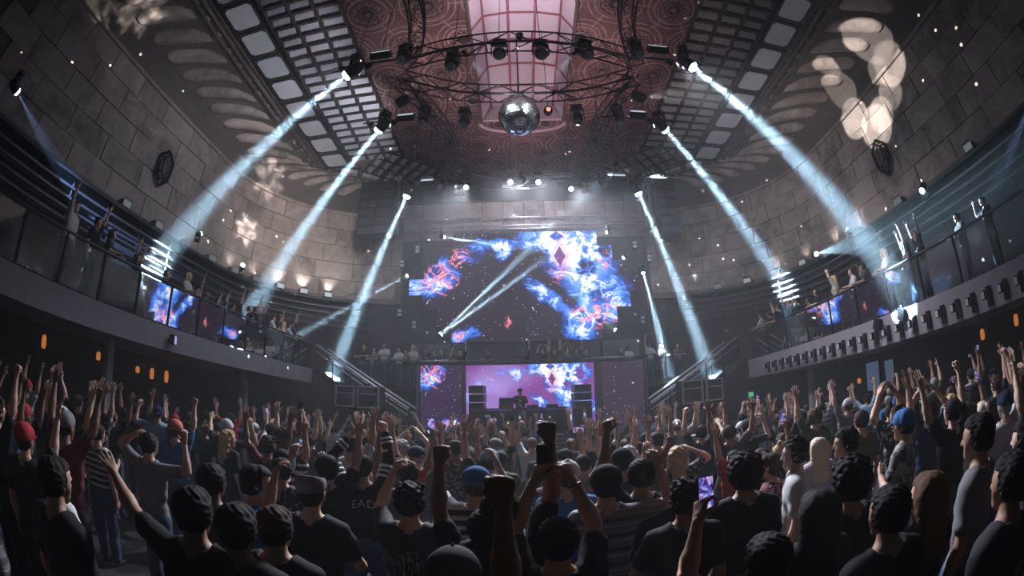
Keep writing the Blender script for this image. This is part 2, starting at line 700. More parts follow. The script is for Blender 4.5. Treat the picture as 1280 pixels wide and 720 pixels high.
# skylight: a shallow vault of glazed panes with pink metal ribs
PANE = mat('frosted skylight pane', (0.52, 0.46, 0.52), 0.45, 0, 0.12, 4)
RIB = mat('dusty pink skylight rib', (0.30, 0.10, 0.13), 0.5, 0.1, 0.2, 6)
sk = tag(empty('skylight', ((SKX0 + SKX1) / 2, (SKY0 + SKY1) / 2, ZC)), 'long barred skylight of frosted panes along the middle of the painted ceiling', 'skylight')
so = sk.location.copy()
prof = [(-1.62, 0.02), (-1.28, 0.75), (-0.45, 0.92), (0.45, 0.92), (1.28, 0.75), (1.62, 0.02)]
NR = 9
dy = (SKY1 - SKY0) / NR
for k in range(NR):
    y0, y1 = SKY0 + k * dy, SKY0 + (k + 1) * dy
    for (xa, za), (xb, zb) in zip(prof, prof[1:]):
        vs = [(CX + xa, y0, ZC + za), (CX + xb, y0, ZC + zb), (CX + xb, y1, ZC + zb), (CX + xa, y1, ZC + za)]
        vs = [Vector(v) - so for v in vs]
        vs += [v + Vector((0, 0, 0.03)) for v in vs]
        MB().add(vs, [(0, 1, 2, 3), (7, 6, 5, 4), (0, 4, 5, 1), (1, 5, 6, 2), (2, 6, 7, 3), (3, 7, 4, 0)]).build('pane', PANE, sk)
    for (xa, za), (xb, zb) in zip(prof, prof[1:]):
        bar('cross_rib', Vector((CX + xa, y0, ZC + za - 0.02)) - so, Vector((CX + xb, y0, ZC + zb - 0.02)) - so, 0.045, RIB, sk)
for xa, za in prof[1:-1]:
    bar('long_rib', Vector((CX + xa, SKY0, ZC + za - 0.02)) - so, Vector((CX + xa, SKY1, ZC + za - 0.02)) - so, 0.045, RIB, sk)
bb = MB()
bb.prism([(x, z) for x, z in prof], 0, 0.1, Matrix.Translation(Vector((CX, SKY1, ZC)) - so) @ Matrix.Rotation(PI / 2, 4, 'X'))
bb.build('end_wall', PANE, sk)
bb = MB()
bb.tube([Vector((CX + 1.75 * math.cos(a) , SKY1 + 0.05 + 0.65 * math.sin(a), ZC - 0.03)) - so for a in [PI * k / 12 for k in range(13)]], 0.07, 6)
bb.build('end_arch', PANE, sk)
for sx in (-1, 1):
    bar('side_rim', Vector((CX + sx * 1.66, SKY0, ZC)) - so, Vector((CX + sx * 1.66, SKY1, ZC)) - so, 0.06, TRIM, sk)

# coffered strips, square light panels and their mouldings on both sides of the ceiling
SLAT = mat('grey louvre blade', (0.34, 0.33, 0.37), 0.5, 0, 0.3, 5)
SLAT_SHADED = mat('brown grey louvre blade', (0.17, 0.15, 0.155), 0.55, 0, 0.3, 5)  # same blades on the right, their dimmer light put into a darker colour
CELL = mat('black coffer rib', (0.014, 0.011, 0.012), 0.7, 0, 0.3, 5)
LPAN = mat('milky square ceiling glass', (0.50, 0.49, 0.53), 0.35, 0, 0.2, 1.4)
FRAME = mat('black iron panel frame', (0.02, 0.018, 0.018), 0.5, 0.3, 0.3, 8)
slat = MB().box((0, 0, 0), (0.62, 0.02, 0.20), M=Matrix.Rotation(R(58), 3, 'X'), bev=0).mesh('coffer_blade')
fr = MB()
for a in range(4):
    M = Matrix.Rotation(a * PI / 2, 4, 'Z')
    T = lambda v: M @ Vector(v)
    fr.add([T((-.66, -.66, 0)), T((.66, -.66, 0)), T((.54, -.54, 0)), T((-.54, -.54, 0)), T((-.66, -.66, -.08)), T((.66, -.66, -.08)), T((.54, -.54, -.08)), T((-.54, -.54, -.08))],
           [(4, 7, 6, 5), (3, 2, 6, 7), (0, 4, 5, 1)])
    fr.add([T((-.56, -.56, -.07)), T((-.38, -.56, -.07)), T((-.56, -.38, -.07)), T((-.56, -.56, 0)), T((-.38, -.56, 0)), T((-.56, -.38, 0))], [(0, 2, 1), (1, 2, 5, 4)])
FRM = fr.mesh('panel_frame')
PGL = MB().box((0, 0, -.02), (1.12, 1.12, 0.04)).mesh('panel_glass')
for side, nm in ((-1, 'left'), (1, 'right')):
    X = lambda d: CX + side * d
    co = tag(empty('ceiling_louvre', (X(6.6), 10.0, ZC)), 'long louvred coffer strip of dark ribs on the ' + nm + ' side of the ceiling', 'louvre')
    o = co.location.copy()
    sm = SLAT if side < 0 else SLAT_SHADED
    for c in range(4):
        x = X(5.45 + 0.86 * c)
        bar('long_rib', Vector((x, 2.0, ZC - 0.1)) - o, Vector((x, 16.6, ZC - 0.1)) - o, 0.07, CELL, co)
    y = 2.2
    while y < 16.5:
        bar('cross_rib', Vector((X(5.45), y, ZC - 0.1)) - o, Vector((X(8.03), y, ZC - 0.1)) - o, 0.055, CELL, co)
        for c in range(3):
            if y > 3.2:
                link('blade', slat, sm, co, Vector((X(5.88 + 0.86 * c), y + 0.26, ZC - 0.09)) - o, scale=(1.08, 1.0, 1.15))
        y += 0.52
    # the same louvres turn the corner towards the stage
    ang = side * R(-47)
    ct = tag(empty('ceiling_louvre', (X(6.3), 17.4, ZC)), 'short slanting louvre strip at the ' + nm + ' stage corner of the ceiling', 'louvre')
    T = Matrix.Rotation(side * R(48), 4, 'Z')
    for c in range(4):
        bar('long_rib', T @ Vector((side * (-1.1 + 0.75 * c), -1.0, -0.1)), T @ Vector((side * (-1.1 + 0.75 * c), 2.6, -0.1)), 0.06, CELL, ct)
    for k in range(7):
        yy = -0.9 + 0.52 * k
        bar('cross_rib', T @ Vector((side * -1.1, yy, -0.1)), T @ Vector((side * 1.15, yy, -0.1)), 0.05, CELL, ct)
        for c in range(3):
            if k < 6:
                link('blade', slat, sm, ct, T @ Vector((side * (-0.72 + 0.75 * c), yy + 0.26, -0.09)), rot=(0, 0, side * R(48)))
    for k in range(11):
        y = 2.9 + 1.36 * k
        t = thing('ceiling_panel', 'milky square glass panel in a black frame, ' + ('nearest the camera' if k == 0 else ['second', 'third', 'fourth', 'fifth', 'sixth', 'seventh', 'eighth', 'ninth', 'tenth', 'last'][k - 1]) + ' of the ' + nm + ' ceiling row', 'panel',
                  (X(8.87), y, ZC), 0, 'square glass panels along the ceiling edge')
        link('frame', FRM, FRAME, t)
        link('glass', PGL, LPAN, t)
    for k in range(3):
        q = Vector((X(8.55 - 1.02 * k), 17.75 + 0.52 * k, ZC))
        t = thing('ceiling_panel', 'milky square glass panel in a black frame, ' + ['first', 'second', 'third'][k] + ' past the ' + nm + ' ceiling bend', 'panel', q, side * R(-27) + 0, 'square glass panels along the ceiling edge')
        link('frame', FRM, FRAME, t, scale=(.8, .8, 1))
        link('glass', PGL, LPAN, t, scale=(.8, .8, 1))
    # mouldings along the ceiling edge, following the bend
    tr = MB()
    for off, r_, dz in ((0.05, 0.10, -0.02), (0.27, 0.06, 0.0), (-0.22, 0.07, -0.1)):
        pts = []
        for k in range(60):
            s = 4 + (SEND - 4) * k / 59
            p = cpath(side, s)
            n = Vector((-side, 0, 0)) if s < 17 else Vector((-side * .5, -.8, 0))
            pts.append(p + n * off + Vector((0, 0, dz)))
        tr.tube(pts, r_, 6)
    struct('trim_' + ('1' if side < 0 else '2'), tr.build('trim_1', TRIM, smooth=True))

# ------------------------------------------------------------------ balconies
GLASS = bpy.data.materials.new('clear balcony glass')
GLASS.use_nodes = True
n, l = nt(GLASS)
g = G(GLASS)
n.remove(n['Principled BSDF'])
tb, gb, mxs, fz = n.new('ShaderNodeBsdfTransparent'), n.new('ShaderNodeBsdfGlossy'), n.new('ShaderNodeMixShader'), n.new('ShaderNodeFresnel')
tb.inputs[0].default_value = (0.82, 0.88, 0.90, 1)
gb.inputs['Roughness'].default_value = 0.03
fz.inputs['IOR'].default_value = 1.55
l.new(g.m('ADD', fz.outputs[0], g.m('MULTIPLY', g.noise(g.pos(), 1.5, 3), 0.05)), mxs.inputs[0])
l.new(tb.outputs[0], mxs.inputs[1])
l.new(gb.outputs[0], mxs.inputs[2])
l.new(mxs.outputs[0], n['Material Output'].inputs[0])
RAILM = mat('brushed dark handrail', (0.10, 0.10, 0.11), 0.3, 0.9, 0.2, 20)


def railing(name, label, pts, h, z0=None, posts=None):
    """Posts, handrail and a glass pane between each pair of posts along a polyline of floor points."""
    t = thing(name, label, 'railing', pts[0])
    o = Vector(pts[0])
    P_ = [Vector(p) - o for p in pts]
    for a in P_:
        block('post', a + Vector((0, 0, h / 2)), (0.05, 0.05, h), BLACK, t)
    for a, b in zip(P_, P_[1:]):
        bar('handrail', a + Vector((0, 0, h + 0.02)), b + Vector((0, 0, h + 0.02)), 0.035, RAILM, t)
        d = (b - a)
        u = d.normalized()
        p, q = a + u * 0.05, b - u * 0.05
        nn = Vector((-u.y, u.x, 0)).normalized() * 0.006
        vs = [p + Vector((0, 0, .06)), q + Vector((0, 0, .06)), q + Vector((0, 0, h - .05)), p + Vector((0, 0, h - .05))]
        vs = [v + nn for v in vs] + [v - nn for v in vs]
        MB().add(vs, [(0, 1, 2, 3), (7, 6, 5, 4), (0, 4, 5, 1), (1, 5, 6, 2), (2, 6, 7, 3), (3, 7, 4, 0)]).build('glass_pane', GLASS, t)
    return t


ZL0, ZL1, ZR0, ZR1 = 3.2, 3.79, 2.92, 3.69
struct('slab_left', MB().box(((WL - 8.6) / 2, 6.4, (ZL0 + ZL1) / 2), (-8.6 - WL, 20.8, ZL1 - ZL0)).build('slab_left', FASCIA))
struct('slab_right', MB().box(((WR + 9.6) / 2, 6.4, (ZR0 + ZR1) / 2), (WR - 9.6, 20.8, ZR1 - ZR0)).build('slab_right', FASCIA))
railing('glass_railing', 'glass balcony railing with dark posts along the left balcony', [(RAIL_L, 0.5 + 1.27 * k, ZL1) for k in range(14)], 1.08)
railing('glass_railing', 'glass balcony railing with dark posts along the right balcony', [(RAIL_R, -0.2 + 1.4 * k, ZR1) for k in range(13)], 1.12)

# dark shelf with rails behind each balcony that carries the lamps
for side, nm in ((-1, 'left'), (1, 'right')):
    t = thing('lighting_shelf', 'black stepped shelf with pale rails under the ' + nm + ' stone wall', 'shelf', (wpath(side, 12)[0].x, 8, 5.9))
    o = t.location.copy()
    for k, (z, d, hh) in enumerate(((7.0, 0.75, 0.10), (6.72, 0.62, 0.07), (6.44, 0.62, 0.07), (6.16, 0.62, 0.07), (5.88, 0.62, 0.07))):
        vs, fs = [], []
        for i in range(37):
            p, n = wpath(side, 3 + (SEND - 4.5) * i / 36)
            for a, zz in ((0.02 if k == 0 else d - 0.12, z), (d, z), (d, z + hh), (0.02 if k == 0 else d - 0.12, z + hh)):
                q = p + n * a
                vs.append(Vector((q.x, q.y, zz)) - o)
        for i in range(36):
            for j in range(4):
                fs.append((i * 4 + j, i * 4 + (j + 1) % 4, i * 4 + 4 + (j + 1) % 4, i * 4 + 4 + j))
        MB().add(vs, fs).build('shelf_board' if k == 0 else 'rail', BLACK if k == 0 else DSTEEL, t)
    for i in range(14):
        p, n = wpath(side, 4.5 + 1.6 * i)
        if 4.5 + 1.6 * i < SEND - 2:
            q = p + n * 0.56
            bar('bracket', Vector((q.x, q.y, 5.6)) - o, Vector((q.x, q.y, 7.0)) - o, 0.035, BLACK, t)
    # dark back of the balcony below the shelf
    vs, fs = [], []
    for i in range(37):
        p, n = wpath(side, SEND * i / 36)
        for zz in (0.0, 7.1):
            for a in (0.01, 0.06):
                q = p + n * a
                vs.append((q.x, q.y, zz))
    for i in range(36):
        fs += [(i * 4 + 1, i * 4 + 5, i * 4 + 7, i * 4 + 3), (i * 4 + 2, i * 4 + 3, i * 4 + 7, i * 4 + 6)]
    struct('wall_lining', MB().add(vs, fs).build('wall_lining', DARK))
for k, y in enumerate((12.75, 6.5)):
    tag(MB().box((-9.25, y, 1.6), (0.22, 0.22, 3.2), bev=0.02).build('column', FASCIA), kind='structure')
tag(MB().box((10.3, 13.2, 1.46), (0.22, 0.22, 2.92), bev=0.02).build('column', FASCIA), kind='structure')

# stage, mezzanine and the stairs
struct('stage_floor', MB().box((CX, 17.4, 0.65), (15.5, 4.1, 1.3)).build('stage_floor', DARK))
struct('mezzanine_floor', MB().box((CX, 18.55, 3.2), (12.9, 1.9, 0.2)).build('mezzanine_floor', DARK))

# ================================================================== trusses
def truss(label, pts, w, parent_name='lighting_truss', m=DSTEEL, step=0.5, grp=None):
    """Four chords along a line of points, with posts and a diagonal in each bay."""
    pts = [Vector(p) for p in pts]
    t = thing(parent_name, label, 'truss', pts[0], 0, grp)
    o = pts[0]
    # resample
    L = [0]
    for a, b in zip(pts, pts[1:]):
        L.append(L[-1] + (b - a).length)
    n = max(2, int(round(L[-1] / step)))
    q = []
    for k in range(n + 1):
        d = L[-1] * k / n
        i = max(j for j in range(len(L)) if L[j] <= d + 1e-6)
        i = min(i, len(pts) - 2)
        f = (d - L[i]) / (L[i + 1] - L[i])
        q.append(pts[i].lerp(pts[i + 1], f) - o)
    rows = []
    for i in range(n + 1):
        tdir = (q[min(n, i + 1)] - q[max(0, i - 1)]).normalized()
        up = Vector((0, 0, 1)) if abs(tdir.z) < 0.9 else Vector((0, 1, 0))
        sd = tdir.cross(up).normalized()
        up = sd.cross(tdir)
        rows.append([q[i] + sd * a * w / 2 + up * b * w / 2 for a, b in ((-1, -1), (1, -1), (1, 1), (-1, 1))])
    for c in range(4):
        MB().tube([r[c] for r in rows], 0.026, 6).build('chord', m, t, smooth=True)
    for i in range(n):
        A_, B_ = rows[i], rows[i + 1]
        for c, d in ((0, 1), (1, 2), (2, 3), (3, 0)):
            if (i + c) % 2:
                bar('brace', A_[c], B_[d], 0.014, m, t)
            else:
                bar('brace', A_[d], B_[c], 0.014, m, t)
        if i % 2 == 0:
            for c, d in ((0, 1), (2, 3)):
                bar('brace', A_[c], A_[d], 0.014, m, t)
    return t


def curve(pts, n=24):
    """Smooth line through points."""
    P_ = [Vector(p) for p in pts]
    P_ = [P_[0] * 2 - P_[1]] + P_ + [P_[-1] * 2 - P_[-2]]
    out = []
    for i in range(1, len(P_) - 2):
        for k in range(n // (len(P_) - 3)):
            t = k / (n // (len(P_) - 3))
            a, b, c, d = P_[i - 1:i + 3]
            out.append(0.5 * ((2 * b) + (c - a) * t + (2 * a - 5 * b + 4 * c - d) * t * t + (3 * b - a - 3 * c + d) * t ** 3))
    return out + [P_[-2]]


ZT = 11.0
TG = 'curved lighting trusses under the ceiling'
truss('black curved truss bowing toward the camera in front of the mirror ball', curve([(-2.9, 8.25, ZT), (-1.6, 7.95, ZT), (0.1, 7.8, ZT), (1.8, 7.95, ZT), (3.3, 8.4, ZT)]), 0.38, step=0.55, grp=TG)
truss('black curved truss bowing away from the camera just above the mirror ball', curve([(-3.1, 9.0, ZT), (-1.6, 9.75, ZT), (0.1, 9.95, ZT), (1.9, 9.8, ZT), (3.4, 9.1, ZT)]), 0.38, step=0.55, grp=TG)
truss('black curved side truss left of the mirror ball running toward the stage', curve([(-3.15, 9.0, ZT), (-2.75, 10.0, ZT), (-2.3, 11.5, ZT), (-2.2, 13.0, ZT), (-2.5, 14.5, ZT)]), 0.36, step=0.55, grp=TG)
truss('black curved side truss right of the mirror ball running toward the stage', curve([(3.45, 9.1, ZT), (3.05, 10.1, ZT), (2.75, 11.5, ZT), (2.75, 13.0, ZT), (3.1, 14.7, ZT)]), 0.36, step=0.55, grp=TG)
truss('black truss curving back over the dance floor from the left truss corner', curve([(-2.95, 8.3, ZT), (-2.5, 7.8, ZT), (-2.25, 6.6, ZT), (-2.3, 5.2, ZT), (-2.6, 3.6, ZT)]), 0.36, step=0.55, grp=TG)
truss('black truss curving back over the dance floor from the right truss corner', curve([(3.35, 8.4, ZT), (3.05, 7.8, ZT), (2.75, 6.6, ZT), (2.8, 5.2, ZT), (3.1, 3.6, ZT)]), 0.36, step=0.55, grp=TG)
truss('black arched truss bowing away between the two side trusses near the stage', curve([(-2.5, 14.5, ZT), (-1.4, 15.1, ZT), (0.3, 15.4, ZT), (2.0, 15.2, ZT), (3.1, 14.7, ZT)]), 0.36, step=0.55, grp=TG)
truss('straight grey truss hanging above the big stage screen', [(-5.0, 18.3, 10.55), (6.1, 18.3, 10.55)], 0.40, m=STEEL, step=0.5)
truss('upright pale truss beside the left hanging loudspeakers', [(-5.55, 18.0, 10.1), (-5.7, 18.0, 12.75)], 0.26, 'truss_tower', STEEL, 0.3)
truss('upright pale truss beside the right hanging loudspeakers', [(6.05, 18.0, 10.1), (6.2, 18.0, 12.6)], 0.26, 'truss_tower', STEEL, 0.3)
# outrigger pipes that carry the beam lamps
PIPES = [((-5.0, 8.25, ZT + .1), (-2.9, 8.25, ZT + .1), 'front left'), ((-4.9, 11.0, ZT + .1), (-2.4, 11.0, ZT + .1), 'rear left'),
         ((3.3, 8.35, ZT + .1), (5.4, 8.35, ZT + .1), 'front right'), ((2.75, 11.2, ZT + .1), (5.5, 11.2, ZT + .1), 'rear right')]
for a, b, nm in PIPES:
    tag(MB().tube([a, b], 0.03, 8).build('lamp_pipe', BLACK, smooth=True), 'black horizontal pipe reaching out from the ' + nm + ' of the curved trusses', 'pipe')
# drop rods from the ceiling
for x, y in ((-2.9, 8.4), (3.3, 8.6), (-2.5, 14.4), (3.1, 14.6), (-2.25, 11.6), (2.75, 11.6)):
    tag(MB().tube([(x, y, ZT + .15), (x, y, ZC)], 0.012, 6).build('hanger_cable', BLACK), 'thin steel cable holding the curved trusses under the ceiling', 'cable', 'steel cables above the trusses')


# ================================================================== stage lamps
def head_mesh():
    b = MB()
    b.lathe([(0.10, 0.20), (0.15, 0.16), (0.17, 0.0), (0.165, -0.16), (0.14, -0.22)], 14)
    return b.mesh('lamp_head', True)


HEAD = head_mesh()
LENSM = MB().lathe([(0.135, 0), (0.13, -0.05), (0.09, -0.095), (0.0001, -0.115)], 14).mesh('lens', True)
YOKE = MB().box((0.2, 0, 0.12), (0.03, 0.10, 0.36)).box((-0.2, 0, 0.12), (0.03, 0.10, 0.36)).box((0, 0, 0.30), (0.43, 0.10, 0.05)).mesh('yoke')
BASE = MB().box((0, 0, 0.40), (0.36, 0.24, 0.16), bev=0.03).mesh('base')
DULL = mat('dark lamp glass', (0.22, 0.23, 0.26), 0.15, 0.1, 0.3, 12)


def moving_head(label, loc, target, power=0.0, angle=5.0, sc=1.0, hang=True, lens=None, col=(0.52, 0.80, 1.0), grp=None, blend=0.4, size=0.008, spill=0):
    """A yoke lamp that can be aimed. The lens faces -z of the head."""
    t = thing('moving_head_lamp', label, 'stage light', loc, 0, grp)
    d = Vector(target) - Vector(loc)
    yaw = math.atan2(d.y, d.x) - PI / 2
    fl = 1 if hang else -1
    s3 = (sc, sc, sc * fl)
    link('base', BASE, BLACK, t, rot=(0, 0, yaw), scale=s3)
    link('yoke', YOKE, BLACK, t, rot=(0, 0, yaw), scale=s3)
    q = d.to_track_quat('-Z', 'Y')
    h = link('head', HEAD, BLACK, t, scale=(sc, sc, sc))
    h.rotation_mode = 'QUATERNION'
    h.rotation_quaternion = q
    if hang and loc[2] > 9.5 and loc[1] < 17:
        bar('safety_cable', (0, 0, 0.3 * sc), (0, 0, ZC - loc[2]), 0.009, BLACK, t)
    if hang and loc[1] > 18 and loc[0] < 9 and loc[0] > -9:
        bar('mounting_arm', (0, 0, 0.36 * sc), (0, YB - loc[1] - 0.02, 0.36 * sc), 0.022, BLACK, t)
    ln = link('lens', LENSM, lens or (LENS if power else DULL), h, (0, 0, -0.22))
    if power:
        u = d.normalized()
        if angle < 9.5:
            beam_light('beam', t, u * (0.37 * sc), u * 5, power * 0.0035, angle, 0.13 * sc, col)
        else:
            spot('beam', t, u * (0.38 * sc), u * 5, power, angle, col, blend, size)
        if spill:
            spot('spill', t, u * (0.38 * sc), u * 5, spill, 165, (0.75, 0.86, 1.0), 1.0, 0.03)
    return t


BP = 300000
B3 = 'bright beam lamps on the curved trusses'
moving_head('lit beam lamp shooting down-left from the front left truss pipe', at(443, 87, z=10.9), at(200, 326, x=-11.4), BP * 1.3, 8.8, 1.1, spill=330, grp=B3)
moving_head('lit beam lamp shooting down-left from the rear left truss pipe', at(480, 155, z=10.9), at(322, 376, x=-10.0), BP * 1.3, 7.4, 1.1, spill=330, grp=B3)
moving_head('lit beam lamp aimed at the left stairs from beside the upright truss', at(512, 238, z=10.9), at(428, 436, y=16.9), BP * 1.1, 6.6, 1.1, spill=330, grp=B3)
moving_head('lit beam lamp shooting down-right from the front right truss pipe', at(857, 77, z=10.9), at(1135, 375, x=9.9), BP * 1.3, 8.8, 1.1, spill=330, grp=B3)
moving_head('lit beam lamp shooting down-right from the rear right truss pipe', at(825, 155, z=10.9), at(985, 365, x=11.8), BP * 1.3, 7.4, 1.1, spill=330, grp=B3)
moving_head('lit beam lamp aimed at the right stairs from beside the upright truss', at(795, 235, z=10.9), at(880, 445, y=16.9), BP * 1.1, 6.6, 1.1, spill=330, grp=B3)

# small lamps fixed round the big screen (y is the distance from the camera)
SP = 100000
YS = 18.75
for (a, b, ang, pw, txt) in (((552, 296), (690, 318), 5, 1.2, 'at the top left corner of the big screen'),
                             ((512, 343), (440, 382), 4.5, 0.7, 'left of the big screen, beam toward the lower left'),
                             ((548, 420), (655, 318), 4, 1.4, 'under the lower left screen corner, broad beam rising across the picture'),
                             ((762, 290), (670, 304), 4, 1.0, 'at the top right corner of the big screen'),
                             ((782, 320), (735, 357), 6, 1.0, 'on the right screen edge, beam toward lower left'),
                             ((548.5, 420.5), (652, 345), 3.5, 1.2, 'under the lower left screen corner, doubled, flatter beam across the picture'),
                             ((772, 415), (730, 378), 6, 1.0, 'at the lower right screen corner, beam toward upper left'),
                             ((803, 338), (832, 450), 8, 2.0, 'right of the big screen, beam straight down to the mezzanine')):
    moving_head('small lit lamp ' + txt, at(*a, y=YS), at(*b, y=YS + ((0.32 if a in ((552, 296), (762, 290)) else 0.17) if a in ((552, 296), (548, 420), (548.5, 420.5), (762, 290), (782, 320), (772, 415)) else -0.9)), SP * pw, ang, 0.55, lens=LENS, grp='small lamps round the big screen', size=0.006)

# wide washes that light the dance floor from the stage end
WASH = 7200
for px, py, tx, ty, pw in ((584, 232, -3.5, 7.0, 1.0), (638, 226, 0.0, 5.5, 1.0), (672, 226, 2.0, 5.5, 1.0), (712, 234, 4.2, 7.0, 1.0)):
    p = at(px, py, z=10.7)
    moving_head('round wash lamp hanging %s the stage-end truss' % {584: 'at the left end of', 638: 'left of centre under', 672: 'right of centre under', 712: 'at the right end of'}[px],
                p, (tx, ty, 1.6), WASH * pw, 52, 0.85, lens=emit('wash lens', (0.8, 0.86, 1.0), 1.6), col=(0.86, 0.88, 1.0), blend=0.9, size=0.12, grp='round wash lamps on the stage-end truss')

# unlit lamps under the curved trusses
for px, py, tgt, nm in ((624, 66, (0, 4, 3), 'left of centre under the front curved truss'), (676, 66, (1, 4, 3), 'right of centre under the front curved truss'),
                        (566, 80, (-3, 4, 3), 'at the left of the front curved truss'), (732, 66, (3, 4, 3), 'at the right of the front curved truss'),
                        (505, 72, (-4, 3, 3), 'at the left truss corner'), (796, 66, (5, 3, 3), 'at the right truss corner'),
                        (580, 150, (-1, 8, 0), 'inside the left side truss'), (722, 147, (1.5, 8, 0), 'inside the right side truss'),
                        (530, 148, (-4, 8, 0), 'on the rear left pipe beside the side truss'), (773, 146, (5, 8, 0), 'on the rear right pipe beside the side truss'),
                        (552, 230, (-3, 9, 0), 'beside the left end of the stage-end truss'), (755, 228, (4, 9, 0), 'beside the right end of the stage-end truss')):
    moving_head('dark unlit round lamp hanging ' + nm, at(px, py, z=10.7), tgt, 0, sc=1.0, grp='unlit lamps under the curved trusses')

mb_at = at(649, 145, y=10.2)
# fill lamps added on top of the trusses to brighten the painted ceiling
for x, y, pw, c, nm in ((-2.9, 10.0, 420, (1.0, 0.72, 0.72), 'left side truss near the mirror ball'), (3.2, 10.1, 420, (1.0, 0.66, 0.68), 'right side truss near the mirror ball'), (-2.3, 12.8, 380, (1.0, 0.74, 0.74), 'left side truss toward the stage'),
                        (2.8, 12.8, 420, (1.0, 0.60, 0.64), 'right side truss toward the stage'), (0.2, 15.3, 420, (1.0, 0.62, 0.66), 'middle of the stage-end truss'), (0.2, 7.9, 1400, (1.0, 0.80, 0.90), 'middle of the front curved truss'),
                        (-2.3, 5.6, 300, (1.0, 0.8, 0.78), 'left truss over the dance floor'), (2.85, 5.6, 300, (1.0, 0.8, 0.78), 'right truss over the dance floor')):
    t = thing('added_ceiling_lamp', 'added fill lamp pointing at the ceiling, ' + nm, 'stage light', (x, y, ZT + 0.22))
    MB().lathe([(0.07, 0), (0.1, 0.16), (0.09, 0.17), (0.03, 0.12)], 12).build('housing', BLACK, t, True)
    block('clamp', (0, 0, -0.04), (0.06, 0.06, 0.1), BLACK, t)
    spot('added_ceiling_wash', t, (0, 0, 0.22), (0, 0, 3), pw * 0.33, 160, c, 1.0, 0.05)

# fill lamps added to brighten coffers, stone walls, balcony fronts and the straight truss
for x, y, tx, ty, tz_, pw, ang, c, nm in ((-4.7, 8.25, -9.5, 8.5, 14.5, 1500, 110, (0.9, 0.93, 1.0), 'front left pipe up to the left coffers'), (-4.6, 11.0, -9.0, 14.0, 14.5, 1500, 110, (0.9, 0.93, 1.0), 'rear left pipe up to the left coffers'),
                                     (5.1, 8.35, 10.0, 8.5, 14.5, 380, 110, (1.0, 0.93, 0.95), 'front right pipe up to the right coffers'), (5.2, 11.2, 9.6, 14.0, 14.5, 420, 110, (1.0, 0.93, 0.95), 'rear right pipe up to the right coffers'),
                                     (-3.9, 8.25, -11.5, 11.5, 10.0, 1700, 75, (1.0, 0.83, 0.76), 'front left pipe at the left stone wall'), (-3.8, 11.0, -11.0, 17.0, 8.5, 5200, 75, (1.0, 0.90, 0.82), 'rear left pipe at the left stone wall'),
                                     (4.3, 8.35, 12.4, 11.0, 10.0, 1500, 80, (1.0, 0.80, 0.74), 'front right pipe at the right stone wall'), (4.4, 11.2, 11.8, 17.0, 8.5, 1500, 75, (1.0, 0.84, 0.78), 'rear right pipe at the right stone wall'),
                                     (-4.1, 8.25, -9.0, 9.0, 3.6, 7200, 85, (0.92, 0.86, 1.0), 'front left pipe down at the left balcony front'), (4.6, 8.35, 9.8, 9.5, 3.6, 8600, 85, (0.95, 0.90, 1.0), 'front right pipe down at the right balcony front'),
                                     (0.3, 15.2, 0.3, 18.3, 10.3, 3000, 120, (0.92, 0.85, 1.0), 'middle of the stage-end truss at the straight truss')):
    t = thing('wash_lamp', 'added black wash lamp aimed from the ' + nm, 'stage light', (x, y, ZT + 0.0), 0, 'added wash lamps on the pipes')
    d = (Vector((tx, ty, tz_)) - t.location).normalized()
    h = MB().lathe([(0.06, 0.12), (0.09, -0.08), (0.085, -0.09), (0.03, -0.05)], 12).build('housing', BLACK, t, True)
    h.rotation_mode = 'QUATERNION'
    h.rotation_quaternion = d.to_track_quat('-Z', 'Y')
    block('clamp', (0, 0, 0.09), (0.05, 0.05, 0.1), BLACK, t)
    spot('wash', t, d * 0.13, d * 4, pw * (0.5 if tz_ > 14 else 0.36 if tz_ > 8 else 0.55), ang, c, 1.0, 0.06)
for x, y, nm in ((-1.2, 7.95, 'left'), (1.6, 7.95, 'right')):  # pin spots added so the mirror ball has bright sources to reflect
    t = thing('added_pin_spot', 'added pin spot on the %s of the front curved truss aimed at the mirror ball' % nm, 'stage light', (x, y, ZT - 0.25))
    d = (mb_at - t.location).normalized()
    h = MB().lathe([(0.05, 0.12), (0.06, -0.1), (0.055, -0.11), (0.02, -0.05)], 12).build('housing', BLACK, t, True)
    h.rotation_mode = 'QUATERNION'
    h.rotation_quaternion = d.to_track_quat('-Z', 'Y')
    block('clamp', (0, 0, 0.09), (0.05, 0.05, 0.1), BLACK, t)
    spot('pin', t, d * 0.14, d * 4, 6500, 24, (0.9, 0.95, 1.0), 0.3, 0.05)

# flat strobe boxes on the outrigger pipes and round the screen
STROBE = mat('pale strobe face', (0.45, 0.48, 0.52), 0.3, 0.2, 0.3, 30)


def strobe(label, loc, d, yaw=0.0, m=None, grp=None, tilt=0.0):
    t = thing('strobe_light', label, 'stage light', loc, yaw, grp)
    block('housing', (0, 0, 0), d, BLACK, t, (tilt, 0, 0))
    M = Matrix.Rotation(tilt, 4, 'X')
    for k in (-1, 1):
        block('tube_window', M @ Vector((0, -d[1] / 2 - 0.006, k * d[2] * 0.22)), (d[0] * 0.86, 0.012, d[2] * 0.32), m or STROBE, t, (tilt, 0, 0))
    if loc[2] > 9.5 and loc[1] < 17:
        bar('safety_cable', (0, 0, d[2] * .4), (0, 0, ZC - loc[2]), 0.009, BLACK, t)
    block('bracket', (0, d[1] * 0.6, d[2] * 0.55), (d[0] * 1.1, 0.03, 0.03), BLACK, t)
    return t


